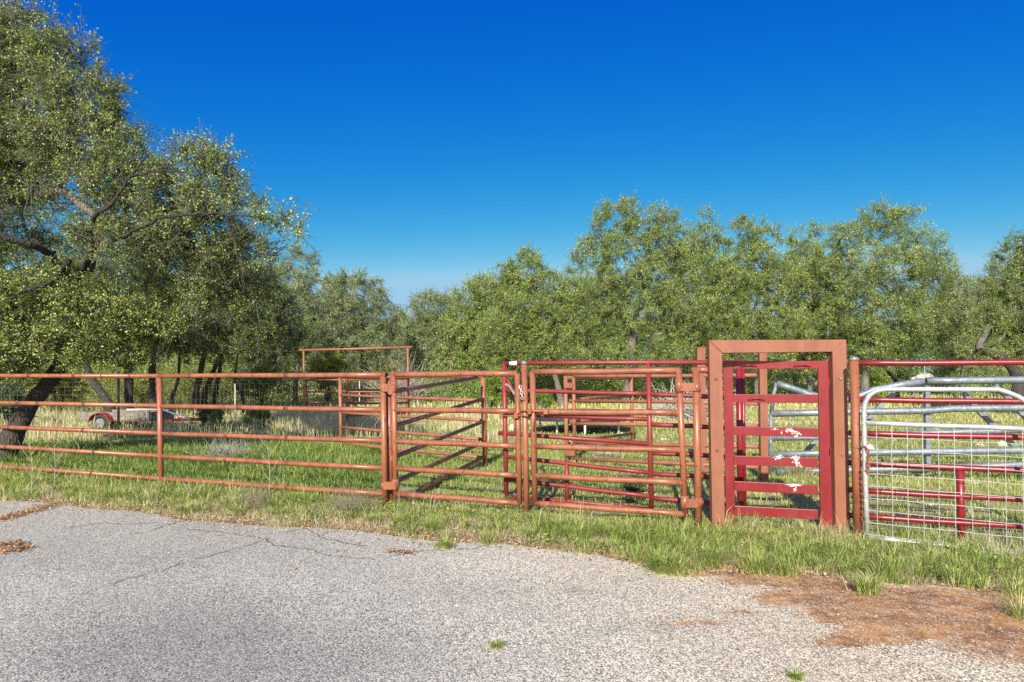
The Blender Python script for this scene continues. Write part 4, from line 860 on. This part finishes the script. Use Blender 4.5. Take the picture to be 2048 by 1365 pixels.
for a in ((601, 'second row oak filling the notch of the treeline gap', 808, 41, 622, 42, 'leaf_grey'), (602, 'second row oak showing right of the pointed dense oak', 1150, 39, 530, 52), (603, 'second row oak behind the capped centre post', 1010, 40, 570, 55), (604, 'second row oak left of the single spiky treetop', 1385, 41, 465, 48),
          (605, 'second row oak just above the left corner of the square frame', 1462, 40, 478, 45), (606, 'second row oak above the right corner of the square frame', 1590, 41, 478, 48), (607, 'second row oak left of the wide rounded oak', 1660, 40, 470, 48),
          (608, 'second row oak behind the far right low hazy oak', 1905, 42, 560, 50, 'leaf_grey'), (609, 'second row oak under the edge of the heavy limbed oak', 1975, 41, 560, 48, 'leaf_grey'), (610, 'second row oak right of the tallest feathery tree', 665, 41, 560, 50, 'leaf_grey'),
          (611, 'second row oak left of the tallest feathery tree', 545, 41, 530, 55, 'leaf_grey'), (612, 'second row oak directly right of the treeline gap', 895, 42, 595, 45, 'leaf_grey'), (613, 'second row oak under the left shoulder of the tallest far oak', 1215, 40, 560, 50)): filler(*a)

# bushes
def bush(label, px, d, rpx, h, lm, n, seed, leaf=0.05, name='bush', wide=1.0, vs=0.0, group=None):
    rs = np.random.default_rng(seed); b_ = at(px, HZ, d); b_[2] = float(gz(b_[0], d)); r = rpx*d/F
    root = thing(name, label, 'bush', b_, group); off = np.array(b_)
    k = 30; C = np.stack([rs.normal(0, r*0.42, k)*wide, rs.normal(0, r*0.4, k), h*(0.2+0.7*rs.uniform(0, 1, k)**0.8)], 1)
    C[:, :2] *= (1.15-0.6*C[:, 2:3]/h); m_ = 7; c_ = np.repeat(C, m_, 0); rr_ = h*0.18
    B = c_+rnd_dir(rs, k*m_)*rr_*rs.uniform(.5, 1.4, (k*m_, 1)); B[:, 2] = np.maximum(B[:, 2], 0.03)
    A = np.concatenate([np.zeros((k, 3))+rs.normal(0, 0.03, (k, 3))*[1, 1, 0], c_]); E = np.concatenate([C, B])
    V, L = segs_mesh(A, E, np.r_[np.full(k, .012), np.full(k*m_, .005)], np.r_[np.full(k, .006), np.full(k*m_, .003)], 3)
    link('stems', mesh_np('stems', V, L, np.arange(len(L)//4)*4), M['bark_far'], root)
    nl = max(1, n//(k*m_)); sel = np.repeat(np.arange(k*m_), nl); t_ = rs.uniform(.2, 1.1, (len(sel), 1))
    P = c_[sel]+(B[sel]-c_[sel])*t_+rs.normal(size=(len(sel), 3))*leaf*.7
    V, L, S = leaves_mesh(P, (B-c_)[sel]/rr_+rnd_dir(rs, len(sel)), rnd_dir(rs, len(sel))+[0, -.1, .5], leaf*rs.uniform(.6, 1.2, len(sel)))
    v = np.clip(rs.normal(.45, .2, len(sel))+vs+np.repeat(np.repeat(rs.normal(0, .12, k), m_), nl), 0, 1)
    link('foliage', mesh_np('foliage', V, L, S, v), M[lm], root); return root
bush('dark green cedar bush right of the trailer tongue', 425, 16.8, 45, 0.62, 'leaf_dark', 9000, 61, 0.035)
bush('dark green cedar bush between the trailer and goalpost', 520, 17.5, 42, 0.58, 'leaf_dark', 9000, 62, 0.035)
bush('small leafy sapling growing behind the right gate leaf', 1262, 7.75, 26, 0.33, 'leaf_dark', 1500, 63, 0.03, vs=.15)
bush('yellow green bush between the oak trunks above the trailer', 285, 27, 30, 1.25, 'leaf_yellow', 9000, 64, 0.06)
bush('yellow green bush left of the goalpost', 520, 27, 60, 2.1, 'leaf_yellow', 14000, 65, 0.06)
bush('yellow green bush inside the goalpost, left side', 655, 30, 45, 2.3, 'leaf_yellow', 14000, 66, 0.065)
bush('olive bush inside the goalpost, right side', 775, 31, 45, 1.9, 'leaf_yellow', 12000, 67, 0.065, vs=-.2)
bush('olive green bush below the pointed oak by its leaning trunk', 1088, 27.5, 24, 0.75, 'leaf', 7000, 68, 0.05)
bush('dense green bush left of the red fence corner', 985, 28, 42, 1.55, 'leaf', 14000, 69, 0.055)
bush('rounded mid green bush behind the capped rusty post', 1748, 30, 32, 1.35, 'leaf', 12000, 70, 0.06, vs=.1)
bush('bright yellow green bush right of the stone heap', 1892, 38, 32, 1.3, 'leaf_yellow', 12000, 71, 0.07, vs=.2)
bush('yellowish bush above the bent gate near the slanting oak', 1800, 40, 30, 1.6, 'leaf_yellow', 9000, 72, 0.07)
bush('green bush near the right edge by the heavy limbed oak', 1990, 36, 40, 1.3, 'leaf', 12000, 73, 0.07)
bush('dark bush at the far left below the low oak', 15, 17, 50, 1.25, 'leaf_dark', 12000, 74, 0.045)
bush('yellow green bush behind the leaning big oak trunk', 110, 22, 90, 1.6, 'leaf_yellow', 20000, 75, 0.055, vs=-.1)
bush('yellow green bush behind the three oak stems', 400, 29, 60, 1.7, 'leaf_yellow', 14000, 76, 0.065, vs=-.1)
# grey brush pile
def brush(label, px, d, r, h, n, seed, name='brush_pile', m='dead', th=0.006, cat='brush'):
    rs = np.random.default_rng(seed); b_ = at(px, HZ, d); b_[2] = float(gz(b_[0], d))
    P0 = np.zeros((n, 3)); P0[:, 0] = rs.normal(0, r*.35, n); P0[:, 1] = rs.normal(0, r*.35, n); P0[:, 2] = rs.uniform(0, h*.5, n)
    D = rnd_dir(rs, n); D[:, 2] = np.abs(D[:, 2]); P1 = P0+D*rs.uniform(.2, .6, (n, 1))*h*1.4; P2 = P1+(D+rnd_dir(rs, n)*.6)*rs.uniform(.1, .4, (n, 1))*h
    for Q in (P1, P2): Q[:, 2] = np.clip(Q[:, 2], 0.02, None)
    t0 = np.full(n, th)
    V1, L1 = segs_mesh(P0, P1, t0, t0*.7, 3); V2, L2 = segs_mesh(P1, P2, t0*.7, t0*.3, 3)
    o = link(name, mesh_np(name, np.concatenate([V1, V2]), np.concatenate([L1, L2+len(V1)]), np.arange((len(L1)+len(L2))//4)*4), M[m]); o.location = b_
    tag(o, label, cat); return o
brush('heap of grey dead branches behind the red fence left of the frame', 1385, 22, 1.6, 1.0, 500, 81, th=0.012)
brush('leafless silver grey brush beside the right goalpost leg', 800, 30.5, 1.3, 1.9, 320, 82, 'dead_bush', th=0.009)
brush('tangled grey dry weed against the left fence bottom rail', 505, 7.45, .34, .22, 330, 83, 'dry_weed', 'deadbrown', th=.0014, cat='weed')
brush('tangled grey dry weed nearest the left gate hinge', 700, 7.25, .36, .24, 380, 84, 'dry_weed', 'deadbrown', th=.0014, cat='weed')
brush('brown dead branches beside the near fence post of the trailer side', 450, 11.5, .5, .35, 260, 85, 'dry_weed', th=.003, cat='weed')

# rocks
def rock(label, px, py, rpx, seed, sq=0.5, name='rock', group='pale stones scattered in the pen', d=None):
    rs = np.random.default_rng(seed); c = grd(px, py) if d is None else at(px, HZ, d); c[2] = float(gz(c[0], c[1])); r = rpx*c[1]/F
    import bmesh
    bm = bmesh.new(); bmesh.ops.create_icosphere(bm, subdivisions=3, radius=1); k = rs.normal(size=(9, 3)); k /= np.linalg.norm(k, axis=1)[:, None]; o_ = rs.uniform(.55, .95, 9)
    for v in bm.verts:
        p = np.array(v.co); s = 1.0
        for kk, oo in zip(k, o_):
            q = p.dot(kk)
            if q > oo: p = p-kk*(q-oo)*.9
        p *= 1+rs.normal(0, .02); v.co = (p[0]*r, p[1]*r*.8, p[2]*r*sq)
    me = bpy.data.meshes.new(name); bm.to_mesh(me); bm.free(); o = link(name, me, M['stone']); o.location = (c[0], c[1], c[2]+r*sq*.35)
    tag(o, label, 'rock', group); return o
for i, (lab, px, py, rp, sq) in enumerate([
    ('white pointed rock just right of the mesh gate hinge side', 1738, 905, 16, 1.1), ('reddish white flat rock behind the mesh gate middle', 1957, 893, 14, .5), ('pale rounded rock near the right edge behind the mesh gate', 2005, 893, 15, .8),
    ('flat pale stone low behind the wire mesh left part', 1862, 1010, 20, .2), ('flat pale stone behind the red short post top', 1950, 968, 22, .22), ('pale flat stone under the bent gate left side', 1790, 918, 20, .25),
    ('flat stone near the mesh gate bottom', 1800, 965, 18, .2), ('flat white stone right of the sapling', 1380, 905, 12, .4), ('upright white stone right of the left gate leaf edge', 1024, 862, 9, 1.6), ('low pale stone under the trampoline', 1176, 866, 9, .6),
    ('pale stone under the right side of the trampoline', 1243, 868, 7, .6), ('grey stone beside the dark bushes left of the goalpost', 572, 832, 13, .5), ('small pale stone on the brown soil', 1843, 1192, 7, .5), ('tan stone lump lying on the paving', 1483, 1233, 14, .28),
    ('flat stone behind the far orange gate', 1330, 880, 14, .3), ('small white stone in the field left of the frame', 1350, 893, 9, .4)]):
    rock(lab, px, py, rp*.72, 200+i, sq)
rr = random.Random(4)
spots_ = [(1830, -2, 9, 44), (1842, 0, 12, 43), (1854, 1, 11, 44), (1847, 3, 8, 43.5), (1821, 0, 7, 43), (1864, 2, 7, 43)]
pile = thing('rock_pile', 'heap of pale limestone rubble beyond the bent gate top rail', 'rock pile', base_of(at(1850, HZ, 53)))
for i, (px, _, rp, d) in enumerate(spots_):
    d += 9.5
    o = rock('x', px, 0, rp, 300+i, 0.9, 'stone', None, d); del o['label']; del o['category']
    lo = np.array(o.location)-np.array(pile['_o']); o.parent = pile; o.location = tuple(lo+np.array([0, 0, 0.25+0.12*(i % 3)]))
for i, (px, py, rp) in enumerate([(1000, 790, 9), (1015, 795, 11), (985, 796, 8), (1032, 793, 8), (960, 800, 7)]):
    rock(['knobbly pale rock %s' % s for s in ('at the left of the row behind the left gate leaf', 'biggest of the row behind the left gate leaf', 'second from left in the row behind the left gate leaf', 'rightmost of the row behind the left gate leaf', 'smallest and farthest left behind the left gate leaf')][i], px, py, rp, 320+i, .8, group='row of rocks at the field edge')

# ------------------------------------------------------------------ grass
def blades(P, h, az, lean, wd, v):
    n = len(P); H = np.stack([np.cos(az), np.sin(az), 0*az], 1); S = np.stack([-np.sin(az), np.cos(az), 0*az], 1)
    tw = RNG.uniform(-1.2, 1.2, n); S = np.stack([-np.sin(az+tw), np.cos(az+tw), 0*az], 1)*wd[:, None]/2
    up = np.array([0, 0, 1.]); l = lean[:, None]; hh = h[:, None]
    m_ = P+hh*(up*.55*(1-l*.15)+H*l*.22); tip = P+hh*(up*(1-l*.55)+H*l*.85)
    V = np.stack([P-S, P+S, m_-S*.8, m_+S*.8, tip], 1).reshape(-1, 3); b = (np.arange(n)*5)[:, None]
    L = (b+np.array([[0, 1, 3, 2, 2, 3, 4]])).ravel(); st = (np.arange(n)*7)[:, None]+np.array([[0, 4]])
    return V, L, st.ravel(), np.repeat(v, 2)
def stuff(name, label, P, h, az, lean, wd, v, m='grass', cat='grass'):
    V, L, S, vv = blades(P, h, az, lean, wd, v); o = link(name, mesh_np(name, V, L, S, vv), M[m]); tag(o, label, cat, None, 'stuff'); return o
def proj(P): return CX+F*P[:, 0]/P[:, 1], HZ+F*(EYE-P[:, 2])/P[:, 1]
def fence_y(X): return 7.1-0.37*X
def clumps(nc, per, region, hfun, vfun, spread, wd, leanr, dens=None, seed=1):
    rs = np.random.default_rng(seed); C = np.zeros((0, 2))
    while len(C) < nc:
        x0, x1, y0, y1 = region; y = np.sqrt(rs.uniform(y0**2, y1**2, nc*3)); k = rs.uniform(x0, x1, nc*3); q = np.stack([k*y, y], 1)
        if dens is not None: q = q[rs.uniform(0, 1, len(q)) < dens(q[:, 0], q[:, 1])]
        C = np.concatenate([C, q])[:nc]
    hc = hfun(C[:, 0], C[:, 1])*rs.uniform(.6, 1.3, nc); vc = vfun(C[:, 0], C[:, 1])+rs.normal(0, .09, nc)
    i = np.repeat(np.arange(nc), per); az = rs.uniform(0, 6.283, len(i)); rad = np.abs(rs.normal(0, 1, len(i)))*spread*(C[i, 1]/8)**.5
    P = np.stack([C[i, 0]+rad*np.cos(az), C[i, 1]+rad*np.sin(az), 0*az], 1); P[:, 2] = gz(P[:, 0], P[:, 1])
    ok = P[:, 1] > edge_y(P[:, 0])-.03+.06*np.sin(P[:, 0]*9)
    az = az+rs.normal(0, .7, len(i)); h = hc[i]*rs.uniform(.5, 1.15, len(i)); lean = np.clip(rs.normal(*leanr, len(i)), .02, 1.4)
    w_ = wd*(np.maximum(P[:, 1], 6)/7)**.75*rs.uniform(.7, 1.3, len(i)); v = np.clip(vc[i]+rs.normal(0, .13, len(i)), 0, 1)
    return P[ok], h[ok], az[ok], lean[ok], w_[ok], v[ok]
def gv(X, Y):                                    # green to straw
    px = CX+F*X/Y; base_v = 0.45+0.26*fbm(X, Y, .5)+.20*fbm(X, Y, 1.9)+.1*fbm(X*2, Y*2, 2.5)-.05
    base_v = base_v-np.where((px < 760) & (Y < 17), .20, 0)+np.where(Y > 19, .20, 0)+np.where((px > 1250) & (Y > 7.2) & (Y < 10), .08, 0)
    return np.clip(base_v, .1, .9)
# field beyond the fence
D = lambda X, Y: np.where(Y > fence_y(X)-.15, 1.0, 0)*np.clip(.65+.5*fbm(X, Y, .8), .25, 1)
stuff('field_grass', 'yellow green tufted grass covering the pen behind the fences', *clumps(11000, 13, (-.95, .85, 6.0, 13.5), lambda X, Y: .10+.04*fbm(X, Y, .7)+np.where(X/Y < -.2, .09, 0), gv, .075, .0055, (.8, .35), D, 31))
stuff('field_grass', 'paler grass in the middle of the field around the far corrals', *clumps(9000, 9, (-.95, .85, 13, 28), lambda X, Y: .13+.05*fbm(X, Y, .5), gv, .13, .009, (.8, .35), None, 32))
stuff('far_grass', 'tall straw coloured grass at the far field edge under the trees', *clumps(8000, 8, (-.95, .85, 27, 62), lambda X, Y: .30+0*X, lambda X, Y: .62+.15*fbm(X, Y, .2), .3, .018, (.35, .25), None, 33))
# tall pale grass around trailer and far corrals
def dtall(X, Y):
    px = CX+F*X/Y; return np.clip(np.where(px < 180, 1, .15)+np.where((px > 540) & (px < 780) & (Y > 16), .9, 0), 0, 1)
stuff('tall_dry_grass', 'tall bleached grass left of the trailer and round the goalpost', *clumps(2600, 11, (-.95, 0, 14.5, 24), lambda X, Y: .42+0*X, lambda X, Y: .78+0*X, .12, .007, (.4, .25), dtall, 34))
# verge between paving and fence
def dv(X, Y):
    px = CX+F*X/Y; t_ = (Y-edge_y(X))/np.maximum(fence_y(X)-edge_y(X), .2)
    lush = np.where(px > 1230, np.clip((t_+.02)*2.0, 0, 1), np.clip((t_-.12)*1.6, 0.06, 1)); return np.where(t_ < 1.4, lush, 0)*np.clip(np.where(px > 1230, .55, .38)+.95*fbm(X*1.0, Y, 1.6), .04, 1)
stuff('verge_grass', 'fresh green grass tufts on the verge in front of the fences', *clumps(1500, 52, (-.95, .85, 4.2, 10.5), lambda X, Y: .17+.06*fbm(X, Y, 1.2)-.01-.05*np.clip((Y-edge_y(X))/(fence_y(X)-edge_y(X)+.01)-.5, 0, 1), lambda X, Y: .40+.24*fbm(X, Y, 1.4)+np.where(X/Y < -.25, .05, 0), .04, .0052, (.95, .35), dv, 35))
stuff('verge_straw', 'dry straw and thatch lying between the green verge tufts', *clumps(5200, 16, (-.95, .85, 4.2, 10.5), lambda X, Y: .13+0*X, lambda X, Y: .80+.1*fbm(X, Y, 1.5), .09, .0032, (1.1, .25), lambda X, Y: np.where((Y-edge_y(X)) < (fence_y(X)-edge_y(X))*1.35, 1.0, 0)*np.clip(.6+.4*fbm(X, Y, 2), .1, 1), 36))
def dsh(X, Y):
    px = CX+F*X/Y; t_ = (Y-edge_y(X))/np.maximum(fence_y(X)-edge_y(X), .2)
    return np.where((t_ > -.08) & (t_ < 1.15), 1, 0)*np.where(px > 1230, 1.0, np.where(t_ > .35, .4, .06))*np.clip(.25+1.1*fbm(X, Y, 2.1), 0, 1)
stuff('shaggy_grass', 'long arching green and straw blades flopping out of the verge', *clumps(420, 46, (-.95, .85, 4.2, 10.5), lambda X, Y: .25+.05*fbm(X, Y, 2), lambda X, Y: .40+.28*fbm(X, Y, 2.4), .035, .0050, (1.05, .3), dsh, 39))
def dw(X, Y):
    px = CX+F*X/Y; f = fence_y(X)
    return np.where(np.abs(Y-f+.05) < .35, .15, 0)*1.0+np.where((np.abs(px-1475) < 30) | (np.abs(px-1690) < 28) | (np.abs(px-1570) < 70), 1.0, 0)*np.where(np.abs(Y-f-.05) < .3, 1, 0)+np.where(px > 1950, .7, 0)*np.where(np.abs(Y-f) < .5, 1, 0)
stuff('tall_dry_grass', 'long bleached grass stalks round the gate frame and fence feet', *clumps(230, 13, (-.95, .85, 5.0, 10.5), lambda X, Y: .26+0*X-np.where(np.abs(CX+F*X/Y-1575) < 60, .14, 0), lambda X, Y: .92+0*X, .05, .0028, (.7, .35), dw, 37))
D2 = lambda X, Y: np.where((CX+F*X/Y < 730), 1.0, 0)*np.where(Y > fence_y(X), 1, .25)*np.clip(.5+.5*fbm(X, Y, 1.3), .05, 1)
stuff('long_grass', 'long arching green grass behind the left fence', *clumps(1700, 16, (-.95, -.2, 7.5, 14), lambda X, Y: .30+0*X, lambda X, Y: .28+.1*fbm(X, Y, .9), .06, .0045, (.8, .3), D2, 38))
# broad leaved weeds on the verge
rs = np.random.default_rng(47); k = 150; cx_ = rs.uniform(-7.5, 4.2, k); cy_ = edge_y(cx_)+rs.uniform(.08, 1.0, k)*(fence_y(cx_)-edge_y(cx_)); i = np.repeat(np.arange(k), 46); rw = rs.uniform(.05, .16, k)
P = np.stack([cx_[i]+rs.normal(0, .5, len(i))*rw[i], cy_[i]+rs.normal(0, .5, len(i))*rw[i], np.abs(rs.normal(.03, .03, len(i)))+.012], 1)
V, L, S = leaves_mesh(P, rnd_dir(rs, len(i))*[1, 1, .4], rnd_dir(rs, len(i))*.6+[0, 0, 1], rs.uniform(.018, .045, len(i)), .55)
o = link('low_weeds', mesh_np('low_weeds', V, L, S, np.clip(rs.normal(.45, .2, len(i))+np.repeat(rs.normal(0, .2, k), 46), 0, 1)), M['leaf']); tag(o, 'low broad leaved weeds spread through the verge grass', 'weeds', None, 'stuff')
# fallen leaves
rs = np.random.default_rng(41); n = 15000; X = rs.uniform(-8.5, 5.5, n); e = edge_y(X); t_ = rs.exponential(.38, n)-.03
side = rs.uniform(0, 1, n) < .06; Y = e+np.where(side, -rs.exponential(.25, n), t_)
keep = rs.uniform(0, 1, n) < np.clip(.7+.6*fbm(X, Y, 2.5)-np.where(X > 2.0, .45, 0), .05, 1); X, Y = X[keep], Y[keep]; n = len(X)
P = np.stack([X, Y, np.full(n, .016)+rs.uniform(0, .014, n)], 1); Dd = rnd_dir(rs, n)*[1, 1, .35]
V, L, S = leaves_mesh(P, Dd, rnd_dir(rs, n)*.5+[0, 0, 1], rs.uniform(.02, .042, n), .55)
o = link('leaf_litter', mesh_np('leaf_litter', V, L, S, np.clip(rs.normal(.62, .28, n), 0, 1)), M['litter']); tag(o, 'orange brown fallen oak leaves along the paving edge', 'leaf litter', None, 'stuff')
# litter lying in drifts on the paving at far left
pts_ = []
for (x0, y0, x1, y1, k, sp) in ((0, 1043, 120, 1010, 900, 5), (0, 1108, 62, 1098, 420, 5), (0, 1095, 45, 1090, 260, 4), (778, 1107, 830, 1111, 120, 3)):
    for i in range(k):
        s = rs.uniform(); pts_.append(grd(x0+(x1-x0)*s+rs.normal(0, 6), y0+(y1-y0)*s+rs.normal(0, sp*.6)))
P = np.array(pts_); n = len(P); P[:, 2] = .02+rs.uniform(0, .012, n)
V, L, S = leaves_mesh(P, rnd_dir(rs, n)*[1, 1, .3], rnd_dir(rs, n)*.5+[0, 0, 1], rs.uniform(.018, .038, n), .5)
o = link('leaf_litter', mesh_np('leaf_litter', V, L, S, np.clip(rs.normal(.45, .25, n), 0, 1)), M['litter']); tag(o, 'drifts of fallen leaves and straw lying on the paving', 'leaf litter', None, 'stuff')

# loose gravel
rs = np.random.default_rng(44); n = 1300; X = rs.uniform(-7, 5.5, n); Y = edge_y(X)-rs.exponential(.5, n)+.1; k = rs.uniform(0, 1, n) < np.where(X > .8, 1, .35); X, Y = X[k], Y[k]; n = len(X)
ico = np.array([[0, 0, 1], [.9, 0, .1], [.28, .85, .0], [-.72, .53, .1], [-.72, -.53, 0], [.28, -.85, .1], [0, 0, -.8]]); fi = np.array([[0, 1, 2], [0, 2, 3], [0, 3, 4], [0, 4, 5], [0, 5, 1], [6, 2, 1], [6, 3, 2], [6, 4, 3], [6, 5, 4], [6, 1, 5]])
sz = rs.uniform(.003, .008, n)*np.where(rs.uniform(0, 1, n) < .06, 1.8, 1); a = rs.uniform(0, 6.28, n); q = ico[None]*(1+rs.normal(0, .15, (n, 7, 1)))*sz[:, None, None]; q[:, :, 2] *= .6
V = np.stack([q[:, :, 0]*np.cos(a)[:, None]-q[:, :, 1]*np.sin(a)[:, None]+X[:, None], q[:, :, 0]*np.sin(a)[:, None]+q[:, :, 1]*np.cos(a)[:, None]+Y[:, None], q[:, :, 2]+.018+sz[:, None]*.3], 2).reshape(-1, 3)
L = (fi[None]+(np.arange(n)*7)[:, None, None]).ravel(); o = link('loose_gravel', mesh_np('loose_gravel', V, L, np.arange(len(L)//3)*3), plain('tan pebbles', (0.40, 0.33, 0.25), 0.9, .4, 30)); tag(o, 'loose pale pebbles strewn over the paving edge and brown soil', 'gravel', None, 'stuff')

# single tufts
def tuft(label, px, py, rpx, n, h, vm, seed, group='grass tufts growing in the paving'):
    rs = np.random.default_rng(seed); c = grd(px, py); c[2] = .012; r = rpx*c[1]/F
    az = rs.uniform(0, 6.283, n); rad = np.abs(rs.normal(0, .32, n))*r
    P = np.stack([rad*np.cos(az), rad*np.sin(az), 0*az], 1)
    V, L, S, vv = blades(P, h*rs.uniform(.5, 1.1, n), az+rs.normal(0, .4, n), np.clip(rs.normal(.85, .3, n), .1, 1.5), .0042*rs.uniform(.7, 1.3, n), np.clip(rs.normal(vm+.12, .2, n), 0, 1))
    o = link('grass_tuft', mesh_np('grass_tuft', V, L, S, vv), M['grass']); o.location = c; tag(o, label, 'grass tuft', group); return o
tuft('green grass tuft growing through the paving near its far edge', 890, 1100, 26, 260, .13, .25, 51)
tuft('small sparse grass tuft alone in the middle foreground paving', 994, 1300, 20, 110, .065, .35, 52)
tuft('green tuft at the very bottom edge of the view', 1590, 1362, 30, 120, .06, .25, 53)
tuft('flat green weed tuft left one of the two near the paving edge', 1108, 1090, 22, 170, .07, .2, 54)
tuft('flat green weed tuft right one of the two near the paving edge', 1150, 1097, 26, 240, .09, .2, 55)
tuft('big spiky green tuft on the verge below the near fence post', 375, 1030, 40, 330, .19, .28, 56, 'big tufts on the verge')
tuft('big green tuft on the verge between the weeds and the left gate hinge', 590, 1030, 30, 220, .14, .4, 57, 'big tufts on the verge')
tuft('big bright tuft where the verge bulges onto the paving', 1325, 1145, 45, 420, .2, .22, 58, 'big tufts on the verge')
tuft('spreading runner grass tuft lying out over the brown soil', 1735, 1190, 40, 260, .22, .35, 59, 'big tufts on the verge')
tuft('tuft of grass below the left gate hinge', 745, 1050, 30, 260, .17, .35, 60, 'big tufts on the verge')
tuft('bleached fountain shaped tussock behind the red walk through gate', 1600, 955, 45, 520, .40, .85, 61, 'tussocks in the pen')
tuft('thin grass stalks at the right edge of the brown soil', 2040, 1240, 45, 110, .25, .4, 62, 'big tufts on the verge')
tuft('pale tussock by the far gate hinge post', 1215, 925, 50, 420, .3, .88, 63, 'tussocks in the pen')
# dry weed stalks in front of the left fence
for i, (lab, px, yb, yt, seed) in enumerate((('tall bare weed stalk with side twigs left of the near fence post', 108, 990, 862, 71), ('tall thin pale weed stalk beside the grey tangled weed', 537, 1010, 882, 72), ('short branching weed stalk at the far left fence end', 62, 1000, 880, 73))):
    rs = np.random.default_rng(seed); c = grd(px, yb); d = c[1]; h = (yb-yt)*d/F; m_ = MB()
    main = [c+np.array([.03*math.sin(s*4)*s, 0, h*s]) for s in np.linspace(0, 1, 9)]; m_.tube(main, np.linspace(.0035, .0012, 9), 5)
    for k in range(6):
        q = main[2+k]; s = (-1)**k; L_ = h*rs.uniform(.15, .35); m_.tube([q, q+np.array([s*L_*.45, 0, L_*.6]), q+np.array([s*L_*.7, 0, L_*1.1])], [.002, .0015, .0008], 4)
    o = m_.build('dry_weed', M['dead']); tag(o, lab, 'weed', 'dry weed stalks')
for o in SC.objects:
    if '_o' in o: del o['_o']
